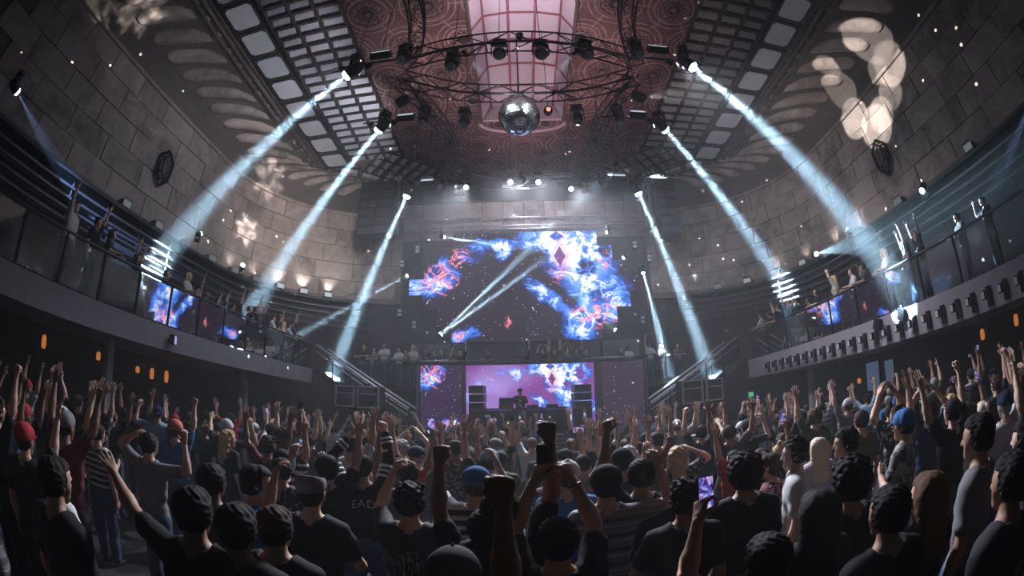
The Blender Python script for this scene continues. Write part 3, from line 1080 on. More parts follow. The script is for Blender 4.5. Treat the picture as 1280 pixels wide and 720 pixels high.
LITST = emit('glowing strobe face', (0.75, 0.88, 1.0), 0.7)
for px, py, z, txt in ((476, 69, 10.9, 'front left pipe'), (507, 147, 10.9, 'rear left pipe'), (822, 62, 10.9, 'front right pipe'), (797, 143, 10.9, 'rear right pipe'), (534, 228, 10.9, 'left end of the stage-end truss'), (774, 222, 10.9, 'right end of the stage-end truss')):
    strobe('pale flat strobe light hanging on the ' + txt, at(px, py, z=z), (0.55, 0.2, 0.22), 0, LITST, 'flat strobe lights on the pipes', R(-40))
for px, py, txt in ((522, 312, 'upper one left of'), (503, 330, 'second one down left of'), (500, 391, 'third one down left of'), (518, 406, 'lowest one left of'), (793, 306, 'upper one right of'), (811, 323, 'second one down right of'), (803, 400, 'lowest one right of')):
    strobe('narrow upright strobe light, ' + txt + ' the big screen', at(px, py, y=18.9), (0.2, 0.12, 0.42), 0, STROBE, 'upright strobes beside the screen')
# four-eyed blinders
for px, py, txt in ((574, 236, 'left'), (734, 233, 'right')):
    t = thing('blinder_lamp', 'four-eyed blinder lamp hanging under the ' + txt + ' part of the stage-end truss', 'stage light', at(px, py, z=10.6))
    block('housing', (0, 0.1, 0), (0.42, 0.18, 0.42), BLACK, t)
    for a in (-1, 1):
        for c in (-1, 1):
            b = MB()
            b.lathe([(0.095, 0), (0.08, -0.03), (0.04, -0.01)], 12, M=Matrix.Rotation(R(-90), 4, 'X'))
            b.build('eye', STROBE, t, True, loc=(a * 0.1, -0.0, c * 0.1))

# ------------------------------------------------------------------ mirror ball
bp_ = mb_at.copy()
mb = thing('mirror_ball', 'large mirror ball hanging below the curved trusses', 'mirror ball', bp_)
MIRR = mat('mirror ball glass', (0.75, 0.78, 0.82), 0.12, 1.0, 0.05, 5)
ball, RB, NL = MB(), 0.60, 22
rm = random.Random(9)
for i in range(NL):
    t0, t1 = PI * i / NL, PI * (i + 1) / NL
    n_ = max(4, int(round(2 * NL * math.sin((t0 + t1) / 2))))
    for k in range(n_):
        p0, p1 = 2 * PI * k / n_, 2 * PI * (k + 1) / n_
        tm, pm = (t0 + t1) / 2, (p0 + p1) / 2
        c = Vector((math.sin(tm) * math.cos(pm), math.sin(tm) * math.sin(pm), math.cos(tm)))
        e1 = Vector((-math.sin(pm), math.cos(pm), 0))
        e2 = c.cross(e1)
        j = Vector((rm.gauss(0, .05), rm.gauss(0, .05), rm.gauss(0, .05)))
        e1 = (e1 - j * 1).normalized()
        e2 = (c + j).cross(e1).normalized()
        hw, hh = math.sin(tm) * (p1 - p0) / 2 * RB * 0.93, (t1 - t0) / 2 * RB * 0.93
        ball.add([c * RB + e1 * a * hw + e2 * b_ * hh for a, b_ in ((-1, -1), (1, -1), (1, 1), (-1, 1))], [(0, 1, 2, 3)])
o = ball.build('mirror_tiles', MIRR, mb)
o['kind'] = 'stuff'
MB().lathe([(0.02, -RB * .99)] + [(RB * 0.985 * math.sin(PI * k / 16), -RB * 0.985 * math.cos(PI * k / 16)) for k in range(1, 16)] + [(0.02, RB * .99)], 28).build('core', BLACK, mb, True)
MB().lathe([(0.09, RB), (0.09, RB + 0.12), (0.03, RB + 0.16), (0.025, ZC - bp_.z + 0.6)], 10).build('hanging_rod', BLACK, mb, True)
t = thing('spot_lamp', 'small lamp with an orange glow beside the mirror ball', 'stage light', bp_ + Vector((0.85, 0.1, 0.25)))
link('head', HEAD, BLACK, t, rot=(R(-70), 0, 0), scale=(.8, .8, .8))
bar('safety_cable', (0, 0, 0), (0, 0, ZC - t.location.z + .93), 0.009, BLACK, t)
link('lens', LENSM, emit('orange lens', (1, 0.35, 0.2), 1.5), t, (0, -0.17, -0.06), (R(-70), 0, 0), (.5, .5, .5))


# ------------------------------------------------------------------ lamps with patterns
def gobo(name, parent, loc, target, power, angle, kind, col=(1, 0.97, 0.92), seed=0.0):
    o = spot(name, parent, loc, target, power, angle, col, 0.15, 0.01)
    L = o.data
    L.use_nodes = True
    class _m: node_tree = L.node_tree
    g = G(_m)
    e = g.n['Emission']
    X = g.xyz(g.n.new('ShaderNodeTexCoord').outputs['Normal'])
    k = 1 / math.tan(R(angle / 2))
    zz = g.m('ABSOLUTE', X[2])
    u, v = g.m('MULTIPLY', g.m('DIVIDE', X[0], zz), k), g.m('MULTIPLY', g.m('DIVIDE', X[1], zz), k)
    rr = g.m('SQRT', g.add(g.m('MULTIPLY', u, u), g.m('MULTIPLY', v, v)))
    if kind == 'flower':
        a = g.m('ARCTAN2', v, u)
        nz = g.noise(g.comb(u, v, seed), 2.6, 4)
        pet = g.m('ADD', 0.60, g.m('MULTIPLY', g.m('SINE', g.m('ADD', g.m('MULTIPLY', a, 6), g.m('MULTIPLY', nz, 6.0))), 0.16))
        f = g.m('MULTIPLY', g.step(g.m('SUBTRACT', rr, g.m('ADD', pet, g.m('MULTIPLY', g.m('SUBTRACT', nz, 0.5), 0.9))), -0.35, 0.22, 1, 0), g.step(rr, 0.08, 0.34, 0.15, 1))
        f = g.m('MULTIPLY', f, g.step(g.noise(g.comb(u, v, seed + 5), 4.5, 3), 0.3, 0.7, 0.25, 1.2))
    elif kind == 'circles':
        f = 0.0
        for cx_, cy_, r_, q in ((-.55, .3, .3, .5), (-.62, -.15, .32, 1), (-.3, -.5, .33, .9), (-.12, -.42, .26, .6), (.2, -.3, .24, .4), (.42, -.02, .3, .9), (.45, .35, .34, .8), (.2, .05, .2, .7), (-.35, .6, .2, .5)):
            d = g.m('SQRT', g.add(g.m('POWER', g.m('SUBTRACT', u, cx_), 2), g.m('POWER', g.m('SUBTRACT', v, cy_), 2)))
            f = g.m('ADD', f, g.step(d, r_ - 0.04, r_, q, 0))
    elif kind == 'dots':
        vo = g.voro(g.n.new('ShaderNodeTexCoord').outputs['Normal'], 14, 'F1', 0.9)
        f = g.m('MULTIPLY', g.step(vo['Distance'], 0.035, 0.05, 1, 0), g.m('GREATER_THAN', g.xyz(vo['Color'])[0], 0.35))
    g.l.new(g.m('MULTIPLY', f, 1.0), e.inputs['Strength'])
    return o


# light thrown about by the mirror ball: many small spots
pl = bpy.data.lights.new('mirror_ball_sparkle', 'POINT')
pl.energy, pl.shadow_soft_size, pl.color = 70000, 0.002, (1, 0.97, 0.93)
po = bpy.data.objects.new('mirror_ball_sparkle', pl)
COL.objects.link(po)
po.parent = mb
po.location = (0, 0, -0.75)
pl.use_nodes = True
class _pm: node_tree = pl.node_tree
g = G(_pm)
vo = g.voro(g.n.new('ShaderNodeNewGeometry').outputs['Incoming'], 19, 'F1', 1.0)
f = g.m('MULTIPLY', g.step(vo['Distance'], 0.06, 0.09, 1, 0), g.m('GREATER_THAN', g.xyz(vo['Color'])[0], 0.4))
g.l.new(f, g.n['Emission'].inputs['Strength'])

gl = thing('gobo_projector', 'projector lamp under the right truss corner throwing overlapping discs on the wall', 'stage light', (3.5, 9.4, 10.5))
link('head', HEAD, BLACK, gl, rot=(0, R(-60), 0))
bar('safety_cable', (0, 0, 0), (0, 0, ZC - 10.5), 0.009, BLACK, gl)
gobo('disc_pattern', gl, (0.3, 0, 0), at(1090, 104, x=12.6) - gl.location, 8500, 35, 'circles')
gl = thing('gobo_projector', 'projector lamp under the left truss corner throwing petal patterns on the wall', 'stage light', (-3.1, 9.4, 10.5))
link('head', HEAD, BLACK, gl, rot=(0, R(60), 0))
bar('safety_cable', (0, 0, 0), (0, 0, ZC - 10.5), 0.009, BLACK, gl)
gobo('petal_pattern', gl, (-0.3, 0, 0), at(330, 228, x=-11.95) - gl.location, 20000, 14, 'flower')
gobo('petal_pattern', gl, (-0.3, 0, 0), at(304, 290, x=-11.95) - gl.location, 20000, 11, 'flower', seed=3.0)
gobo('petal_pattern', gl, (-0.3, 0, 0), at(160, 12, x=-11.95) - gl.location, 9000, 12, 'flower', seed=7.0)
gobo('petal_pattern', gl, (-0.3, 0, 0), at(125, 5, x=-11.95) - gl.location, 5000, 9, 'flower', seed=9.0)

# ------------------------------------------------------------------ lamps on the shelves
PAR = mat('grey lamp box', (0.16, 0.16, 0.17), 0.4, 0.3, 0.3, 12)
PARF = mat('pale lamp front', (0.55, 0.56, 0.58), 0.3, 0, 0.2, 14)
parb = MB().box((0, 0, 0.2), (0.42, 0.36, 0.26), bev=0.03).mesh('lamp_box')


def shelf_lamp(side, s, label, glow=0.0, wash=0.0, m=None):
    p, n = wpath(side, s, 0.42)
    a = math.atan2(n.y, n.x) + PI / 2
    t = thing('wall_wash_lamp', label, 'stage light', (p.x, p.y, 7.1), a, 'box lamps on the stone wall shelf')
    link('housing', parb, PAR, t)
    block('face', (0, -0.19, 0.2), (0.34, 0.012, 0.19), emit('lamp face %.1f' % glow, (0.8, 0.9, 1.0), glow) if glow else PARF, t)
    block('stand', (0, 0, 0.035), (0.2, 0.2, 0.07), BLACK, t)
    block('barn_door', (0, -0.24, 0.345), (0.36, 0.10, 0.012), BLACK, t, (R(30), 0, 0))
    if wash:
        spot('wash', t, (0, 0.16, 0.40), (0, 0.42, 2.6), wash, 95, (1.0, 0.97, 0.9), 0.9, 0.08)
    return t


names = ['first', 'second', 'third', 'fourth', 'fifth', 'sixth', 'seventh', 'eighth', 'ninth', 'tenth', 'eleventh', 'twelfth']
for i, s in enumerate((11.6, 13.3, 15.0, 16.6, 18.2, 19.6, 21.0, 22.3, 23.6, 24.8)):
    shelf_lamp(-1, s, 'grey box lamp on the left wall shelf, %s one from the near end' % names[i], 0.6 if i in (6, 7, 8) else 0.15, {4: 25, 5: 40, 6: 90, 7: 130, 8: 110}.get(i, 0))
for i, s in enumerate((8.9, 12.6, 15.2, 16.9, 18.9, 20.6, 22.2, 23.8)):
    shelf_lamp(1, s, 'grey box lamp on the right wall shelf, %s one from the near end' % names[i], 0.3 if i in (4, 5, 6) else 0.12, {2: 30, 3: 40, 4: 30, 5: 25}.get(i, 0))
# lit moving lamps standing on the shelves
SL = 'lit lamps standing on the wall shelves'
moving_head('small blue-white lamp glowing on the left wall shelf near the petal pattern', at(248, 293, x=-11.35), at(330, 270, x=-11.9), 60, 14, 0.6, False, grp=SL)
moving_head('brightest white lamp on the left wall shelf', at(302, 335, x=-11.35), at(340, 250, x=-9), 500, 20, 0.7, False, lens=LENS, grp=SL)
moving_head('tilted lamp with bluish rim on the right wall shelf near the wall lantern', at(1154, 234, x=12.0), at(1120, 330, x=9.6), 40, 20, 0.8, False, lens=emit('blue lens', (0.6, 0.75, 1.0), 6), grp=SL)
moving_head('white lamp on the right wall shelf above the balcony dancers', at(1062, 290, x=12.0), at(1000, 230, x=12.4), 60, 14, 0.6, False, grp=SL)
moving_head('bright lamp on the right wall shelf sending a flat broad beam along the balcony', at(1018, 318, x=11.7), at(1205, 268, x=10.4), 50000, 16, 0.7, False, lens=LENS, grp=SL)
moving_head('blue-lit lamp high on the dark left side sending a faint blue beam down', at(18, 107, x=-10.5), at(92, 232, x=-11.2), 26000, 12, 0.8, True, lens=emit('blue lens', (0.6, 0.75, 1.0), 6), col=(0.3, 0.5, 1.0), grp='side lamps by the dark ends of the balconies')
moving_head('lamp high at the dark right side sending a faint blue beam down', at(1292, 110, x=11.0), at(1252, 215, x=11.4), 22000, 12, 0.8, True, lens=emit('blue lens', (0.6, 0.75, 1.0), 6), col=(0.35, 0.5, 1.0), grp='side lamps by the dark ends of the balconies')
# faint beams crossing behind the stage-end truss
moving_head('lamp at the right end of the stage-end truss with a faint beam', at(770, 212, z=11.1), at(672, 290, y=18.6), 36000, 8, 0.7, True, lens=DULL, grp='lamps with faint beams by the stage-end truss')
moving_head('lamp beside the right upright truss with a faint beam to the lower left', at(800, 226, z=11.1), at(700, 290, y=18.6), 30000, 7, 0.7, True, lens=DULL, grp='lamps with faint beams by the stage-end truss')

# lamps on the balcony fronts
ORD = 'first second third fourth fifth sixth seventh eighth ninth tenth eleventh twelfth thirteenth fourteenth fifteenth sixteenth seventeenth eighteenth nineteenth twentieth twenty-first twenty-second last'.split()
flag = MB().box((0, 0, 0), (0.06, 0.14, 0.42)).box((-0.09, 0.12, 0.05), (0.12, 0.10, 0.2), bev=0.01).mesh('fascia_lamp_body')
for k in range(23):
    y = 3.5 + 0.525 * k
    t = thing('fascia_lamp', 'small black lamp on the right balcony front, %s from the near end' % ORD[k], 'stage light', (9.56, y, 3.2), 0, 'black lamps in a row on the right balcony front')
    link('body', flag, BLACK, t)
    block('face', (-0.155, 0.12, 0.05), (0.012, 0.08, 0.15), PARF, t)
for px, py in ((1127, 393), (1097, 405)):
    t = thing('fascia_lamp', 'black lamp on the upper edge of the right balcony front, %s' % ('nearer of two' if px > 1100 else 'farther of two'), 'stage light', at(px, py, x=9.5))
    block('body', (0, 0, 0), (0.14, 0.26, 0.3), BLACK, t, (0.4, 0, 0))
    block('clamp', (0.05, 0, 0.18), (0.05, 0.08, 0.12), BLACK, t)
t = thing('fascia_lamp', 'small black lamp with violet face on the left balcony front', 'stage light', at(216, 425, x=-8.45))
block('body', (0, 0, 0), (0.16, 0.2, 0.24), BLACK, t, (0, 0, 0.5))
block('face', (0.088, 0.03, 0), (0.012, 0.16, 0.2), emit('violet face', (0.55, 0.42, 0.85), 0.8), t, (0, 0, 0.5))
block('arm', (-0.08, -0.05, 0), (0.16, 0.04, 0.04), BLACK, t)

# wall lanterns: hexagonal frames with an oval face
for side, px, py in ((-1, 205, 210), (1, 1102, 196)):
    p = at(px, py, x=(WL + 0.2) if side < 0 else (WR - 0.2))
    t = thing('wall_lantern', 'dark hexagonal wall lantern on the %s stone wall' % ('left' if side < 0 else 'right'), 'wall lamp', p)
    hexa = [(0.42 * math.sin(PI * k / 3), 0.68 * math.cos(PI * k / 3)) for k in range(6)]
    for k in range(6):
        a, c = hexa[k], hexa[(k + 1) % 6]
        bar('frame_bar', (0, a[0], a[1]), (0, c[0], c[1]), 0.05, BLACK, t)
        bar('frame_bar', (side * -.22, a[0] * .7, a[1] * .7), (side * -.22, c[0] * .7, c[1] * .7), 0.035, BLACK, t)
        bar('strut', (0, a[0], a[1]), (side * -.22, a[0] * .7, a[1] * .7), 0.03, BLACK, t)
    b = MB()
    b.lathe([(0.30, 0.1), (0.26, 0.0), (0.1, -0.05)], 16, M=Matrix.Rotation(side * R(90), 4, 'Y') @ Matrix.Diagonal((1.45, .9, 1, 1)))
    b.build('oval_face', TRIM, t, True)

# warm lamps and small screens under the balconies
WARM = emit('warm lamp shade', (1.0, 0.33, 0.08), 0.42)
for px, py, hh, side, txt in ((55, 427, 0.34, -1, 'nearest'), (123, 445, 0.24, -1, 'second'), (172, 462, 0.2, -1, 'third'), (190, 467, 0.36, -1, 'fourth'), (208, 471, 0.4, -1, 'farthest'), (1270, 400, 0.3, 1, 'nearest'), (1228, 418, 0.3, 1, 'second'), (1074, 476, 0.2, 1, 'farthest')):
    p = at(px, py, x=-11.75 if side < 0 else 12.45)
    t = thing('wall_sconce', 'glowing orange wall lamp under the %s balcony, %s one' % ('left' if side < 0 else 'right', txt), 'wall lamp', p, 0, 'orange wall lamps under the balconies')
    MB().lathe([(0.06, -hh / 2), (0.08, -hh / 4), (0.08, hh / 4), (0.05, hh / 2)], 10).build('shade', WARM, t, True)
    block('back_plate', (side * 0.15, 0, 0), (0.08, 0.12, hh * 1.2), BLACK, t)
for px, py, d in ((1092, 470, 0.7), (1113, 468, 0.45)):
    t = thing('wall_screen', '%s pale blue screen under the right balcony' % ('larger' if d > .5 else 'smaller'), 'screen', at(px, py, x=12.5))
    block('casing', (0, 0, 0), (0.06, d + .06, 1.06), BLACK, t)
    block('display', (-0.04, 0, 0), (0.02, d, 1.0), emit('pale blue display', (0.35, 0.5, 0.85), 0.15), t)
t = thing('exit_lamp', 'small green lit sign under the right balcony near the stairs', 'sign', at(938, 493, y=17.0))
block('casing', (0, 0, 0), (0.30, 0.1, 0.26), BLACK, t)
block('display', (0, -0.055, 0), (0.26, 0.02, 0.2), emit('green sign', (0.05, 0.55, 0.2), 0.8), t)

# ================================================================== screens
def nebula(name, x0, z0, wx, hz, strength, base, purple=0.0):
    """Star field with blue clouds and pink lightning; u, v run over the screen. A screen gives off its own picture."""
    m = bpy.data.materials.new(name)
    m.use_nodes = True
    n, l = nt(m)
    n.remove(n['Principled BSDF'])
    g = G(m)
    X = g.xyz(g.pos())
    u = g.m('DIVIDE', g.m('SUBTRACT', X[0], x0), wx)
    v = g.m('DIVIDE', g.m('SUBTRACT', X[2], z0), hz)
    asp = 2.0
    c0 = g.comb(g.m('MULTIPLY', u, asp), v, 0.0)
    wv = g.n.new('ShaderNodeTexNoise')
    wv.inputs['Scale'].default_value = 3.2
    wv.inputs['Detail'].default_value = 5
    l.new(c0, wv.inputs['Vector'])
    W = g.xyz(wv.outputs['Color'])
    uu = g.m('ADD', u, g.m('MULTIPLY', g.m('SUBTRACT', W[0], 0.5), 0.16))
    vv = g.m('ADD', v, g.m('MULTIPLY', g.m('SUBTRACT', W[1], 0.5), 0.30))
    B = lambda *a: g.blob(uu, vv, *a)
    # blue clouds
    blue = g.add(g.m('MULTIPLY', B(.655, .84, .12, .30), 0.75), g.m('MULTIPLY', B(.70, .80, .17, .42), 0.72), g.m('MULTIPLY', B(.56, .95, .14, .2), 0.6), g.m('MULTIPLY', B(.86, .84, .12, .26), 0.62), g.m('MULTIPLY', B(.80, .42, .19, .34), 0.74), g.m('MULTIPLY', B(.90, .25, .12, .18), 0.5),
                 g.m('MULTIPLY', B(.72, .10, .10, .22), 0.85), g.m('MULTIPLY', B(.58, .38, .27, .05, -62), 0.8), g.m('MULTIPLY', B(.40, .88, .17, .08, -6), 0.62), g.m('MULTIPLY', B(.395, .79, .07, .12), 0.75), g.m('MULTIPLY', B(.27, .84, .09, .12), 0.45),
                 g.m('MULTIPLY', B(.06, .50, .13, .15), 0.75), g.m('MULTIPLY', B(.15, .64, .10, .2), 0.6), g.m('MULTIPLY', B(.24, .05, .09, .10), 0.62))
    fb = g.noise(c0, 4.2, 7, 0.62, 0.7)
    rid = g.m('SUBTRACT', 1.0, g.m('MULTIPLY', g.m('ABSOLUTE', g.m('SUBTRACT', g.noise(c0, 5.2, 6, 0.6, 0.9), 0.5)), 2.0))
    hole = g.add(g.m('MULTIPLY', g.blob(u, v, .755, .64, .055, .12), 1.0), g.m('MULTIPLY', g.blob(u, v, .842, .83, .035, .13), 0.9), g.m('MULTIPLY', g.blob(u, v, .70, .28, .035, .16, 20), 0.5))
    d = g.m('SUBTRACT', g.add(blue, g.m('MULTIPLY', g.m('SUBTRACT', fb, 0.5), g.m('ADD', 0.35, g.m('MULTIPLY', blue, 1.7))), g.m('MULTIPLY', g.m('MULTIPLY', g.step(rid, 0.84, 1.0), blue), 0.85)), hole)
    dark = base
    col = g.ramp(g.m('MULTIPLY', d, 0.50), [(0.10, dark), (0.24, (0.012, 0.035, 0.22)), (0.40, (0.03, 0.16, 0.75)), (0.55, (0.14, 0.36, 1.0)), (0.68, (0.62, 0.72, 1.0)), (0.85, (1.0, 0.98, 0.95))])
    # pink lightning
    pk = g.add(B(.125, .57, .095, .19), g.m('MULTIPLY', B(.80, .22, .13, .16), 0.9), g.m('MULTIPLY', B(.215, .80, .05, .12), 0.8), g.m('MULTIPLY', B(.225, .05, .04, .08), 1.0), g.m('MULTIPLY', B(.64, .66, .05, .2), 0.45), g.m('MULTIPLY', B(.43, .20, .03, .06), 0.6), g.m('MULTIPLY', B(.84, .74, .05, .10), 0.6), g.m('MULTIPLY', B(.65, 0.9, .06, .2), 0.3))
    r2 = g.m('SUBTRACT', 1.0, g.m('MULTIPLY', g.m('ABSOLUTE', g.m('SUBTRACT', g.noise(c0, 7.5, 5, 0.6, 1.1), 0.5)), 2.0))
    bolt = g.m('MULTIPLY', g.step(r2, 0.88, 0.985), g.m('MULTIPLY', pk, 1.3), clamp=True)
    col = g.mix(bolt, col, (1.0, 0.16, 0.22))
    col = g.mix(g.m('MULTIPLY', g.step(r2, 0.95, 1.0), pk, clamp=True), col, (1.0, 0.62, 0.62))
    if purple:
        col = g.mix(g.m('MULTIPLY', g.m('SUBTRACT', 1, g.step(d, 0.25, 0.9)), purple), col, (0.22, 0.055, 0.30))
        glow = g.m('MULTIPLY', g.m('ADD', B(.3, .8, .3, .3), B(.2, .45, .25, .5)), 0.35 * purple)
        col = g.mix(glow, col, (0.5, 0.4, 0.95))
    # blood-red and violet slivers inside the white heart
    dia = g.m('ADD', g.m('MULTIPLY', g.m('ABSOLUTE', g.m('SUBTRACT', u, .645)), 34.0), g.m('MULTIPLY', g.m('ABSOLUTE', g.m('SUBTRACT', v, .76)), 9.0))
    col = g.mix(g.step(dia, 0.75, 1.05, 1, 0), col, (0.16, 0.03, 0.22))
    col = g.mix(g.m('MULTIPLY', g.step(dia, 1.0, 1.2), g.step(dia, 1.2, 1.7, 0.7, 0)), col, (0.75, 0.25, 0.5))
    dia2 = g.m('ADD', g.m('MULTIPLY', g.m('ABSOLUTE', g.m('SUBTRACT', u, .635)), 26.0), g.m('MULTIPLY', g.m('ABSOLUTE', g.m('SUBTRACT', v, .95)), 16.0))
    col = g.mix(g.step(dia2, 0.7, 1.0, 1, 0), col, (0.03, 0.10, 0.5))
    # stars
    vo = g.voro(g.comb(g.m('MULTIPLY', u, asp), v, 3.0), 17, 'F1', 1.0)
    cs = g.xyz(vo['Color'])
    st = g.m('MULTIPLY', g.step(vo['Distance'], 0.05, 0.14, 1, 0), g.m('GREATER_THAN', cs[0], 0.52))
    vo2 = g.voro(g.comb(g.m('MULTIPLY', u, asp), v, 7.0), 34, 'F1', 1.0)
    st2 = g.m('MULTIPLY', g.step(vo2['Distance'], 0.08, 0.18, 0.6, 0), g.m('GREATER_THAN', g.xyz(vo2['Color'])[1], 0.6))
    col = g.mix(g.m('MAXIMUM', st, st2), col, (0.85, 0.85, 1.0))
    e = n.new('ShaderNodeEmission')
    l.new(col, e.inputs[0])
    e.inputs[1].default_value = strength
    l.new(e.outputs[0], n['Material Output'].inputs[0])
    return m


YL = 19.0
PWX, PHZ, NC, NRW = 0.668, 0.728, 16, 7
LX0, LZ0 = CX + 0.03 - 8 * PWX, 5.28
SCR = nebula('nebula picture on the big screen', LX0, LZ0, NC * PWX, NRW * PHZ, 1.25, (0.014, 0.007, 0.018))
scr = tag(empty('led_wall', (CX, YL, LZ0)), 'huge stepped LED wall showing a blue and pink nebula above the stage', 'screen')
pm_ = MB().box((0, 0, 0), (PWX - 0.006, 0.09, PHZ - 0.006), bev=0.004).mesh('led_panel')
for r in range(NRW):
    a = abs(3 - r)
    for c in range(a, NC - a):
        link('led_panel', pm_, SCR, scr, (LX0 + (c + .5) * PWX - CX, 0, (NRW - 1 - r + .5) * PHZ))
        if r in (0, 6) or c in (a, NC - a - 1):
            block('back_frame', (LX0 + (c + .5) * PWX - CX, 0.12, (NRW - 1 - r + .5) * PHZ), (PWX * .9, 0.12, PHZ * .9), BLACK, scr)

YS2 = 17.45
lows = [('left', at(526, 457, y=YS2), at(576, 457, y=YS2), nebula('nebula picture on the left low screen', at(526, 457, y=YS2).x - 0.3, 1.55, 6.0, 3.9, 1.05, (0.03, 0.012, 0.05))),
        ('middle', at(582.5, 457, y=YS2), at(742, 453, y=YS2), nebula('nebula picture on the middle low screen', at(582.5, 457, y=YS2).x - 0.3, 1.5, 5.7, 2.65, 1.15, (0.10, 0.028, 0.13), 0.9)),
        ('right', at(752, 453, y=YS2), at(803, 450, y=YS2), nebula('nebula picture on the right low screen', at(752, 453, y=YS2).x - 2.4, 0.2, 9.0, 6.0, 0.8, (0.045, 0.026, 0.055)))]
for nm, p0, p1, m in lows:
    wd = p1.x - p0.x
    t = thing('low_screen', {'left': 'narrow LED screen with pink lightning left of the performer', 'middle': 'wide LED screen with purple nebula behind the performer', 'right': 'narrow dim purple LED screen right of the performer'}[nm],
              'screen', ((p0.x + p1.x) / 2, YS2, 1.3), 0)
    nc = max(2, round(wd / 0.7))
    me = MB().box((0, 0, 0), (wd / nc - 0.004, 0.06, 0.70), bev=0.003).mesh('led_panel')
    for c in range(nc):
        for r in range(4):
            link('led_panel', me, m, t, (-wd / 2 + (c + .5) * wd / nc, 0, 0.35 + r * 0.704))
    block('back_frame', (0, 0.1, 1.4), (wd, 0.1, 2.78), BLACK, t)
PILL = mat('grey violet pillar cladding', (0.10, 0.09, 0.11), 0.6, 0.1, 0.2, 4)
for x, wd in ((at(579, 457, y=YS2).x, 0.14), (at(747.5, 457, y=YS2).x, 0.26), (at(523, 457, y=YS2).x, 0.12), (at(806, 457, y=YS2).x, 0.12)):
    tag(MB().box((x, YS2 - 0.05, 2.72), (wd, 0.14, 2.84), bev=0.01).build('screen_pillar', PILL), kind='structure')
tag(MB().box((CX, YS2 + 0.15, 4.17), (9.4, 0.5, 0.08)).build('mezzanine_ledge', BLACK), kind='structure')
# front bar of the mezzanine above the screens
t = thing('mezzanine_rail', 'black rail along the mezzanine above the low screens', 'railing', (CX, YS2 + 0.3, 4.2))
bar('handrail', (-4.6, 0, 0.12), (4.6, 0, 0.12), 0.03, RAILM, t)
for k in range(8):
    bar('post', (-4.5 + 9.0 * k / 7, 0, 0), (-4.5 + 9.0 * k / 7, 0, 0.12), 0.02, BLACK, t)

# performer's desk with equipment
DESK = mat('matt black desk', (0.02, 0.02, 0.022), 0.5, 0, 0.3, 10)
tz = at(650, 511, y=16.2).z
dk = thing('performer_desk', 'black desk of mixers and decks in front of the performer', 'desk', (at(657, 511, y=16.2).x, 16.2, 1.3))
block('front_panel', (0, -0.35, (tz - 1.3) / 2 - 0.02), (3.0, 0.06, tz - 1.34), DESK, dk)
block('top', (0, 0, tz - 1.3), (3.1, 0.85, 0.06), DESK, dk)
for s_ in (-1, 1):
    block('side_panel', (s_ * 1.47, 0, (tz - 1.3) / 2), (0.06, 0.7, tz - 1.34), DESK, dk)
KNOB = mat('silver control knobs', (0.5, 0.5, 0.52), 0.3, 0.8, 0.2, 20)
for x, nm in ((-0.75, 'left'), (0.25, 'middle'), (0.95, 'right')):
    t = thing('deck' if nm != 'middle' else 'mixer', 'black %s on the performer desk, %s of three' % ('deck with a round platter' if nm != 'middle' else 'mixer with small knobs', nm), 'deck' if nm != 'middle' else 'mixer', (dk.location.x + x, 16.2, tz + 0.03))
    block('body', (0, 0, 0.05), (0.42, 0.45, 0.10), DESK, t)
    if nm != 'middle':
        MB().lathe([(0.15, 0.10), (0.15, 0.125), (0.02, 0.13)], 20).build('platter', KNOB, t, True)
    for k in range(5):
        MB().lathe([(0.014, 0.10), (0.012, 0.13)], 8).build('knob', KNOB, t, loc=(-0.16 + 0.08 * k, -0.19, 0))
p = at(633, 508, y=16.2)
t = thing('laptop', 'open black laptop at the left end of the performer desk', 'laptop', (p.x, 16.15, tz + 0.03))
block('keyboard', (0, 0, 0.02), (0.5, 0.3, 0.03), DESK, t)
block('lid', (0, -0.17, 0.2), (0.5, 0.02, 0.36), DESK, t, (R(12), 0, 0))


def speaker(label, loc, d, rows=2, grp=None, yaw=0.0, m=BLACK, fm=None):
    t = thing('loudspeaker', label, 'speaker', loc, yaw, grp)
    w_, dp, h = d
    b = MB()
    e = 0.05 * min(w_, h) + 0.012
    b.box((0, dp * .04, h / 2), (w_, dp * .92, h))
    b.build('cabinet', m, t)
    for x in (-1, 1):
        block('side_edge', (x * (w_ / 2 - e / 2), -dp / 2 + .02, h / 2), (e, 0.09, h), fm or m, t)
    for z in (e / 2, h - e / 2):
        block('edge', (0, -dp / 2 + .02, z), (w_ - 2 * e, 0.09, e), fm or m, t)
    hh = (h - 2 * e)
    if rows == 2:
        block('edge', (0, -dp / 2 + .02, e + hh * .66), (w_ - 2 * e, 0.09, e * .8), fm or m, t)
        block('horn_grille', (0, -dp / 2 + .055, e + hh * .84), (w_ * .62, 0.03, hh * .24), GRILLE, t)
        block('port_grille', (0, -dp / 2 + .055, e + hh * .32), (w_ - 2 * e, 0.03, hh * .58), GRILLE, t)
        b = MB()
        b.lathe([(min(w_, hh) * .30, 0), (min(w_, hh) * .27, .03), (min(w_, hh) * .08, .06)], 20, M=Matrix.Rotation(R(-90), 4, 'X'))
        b.build('cone', BLACK, t, True, loc=(0, -dp / 2 + .04, e + hh * .32))
    else:
        block('grille', (0, -dp / 2 + .05, h / 2), (w_ - 2 * e, 0.03, hh), GRILLE, t)
    return t


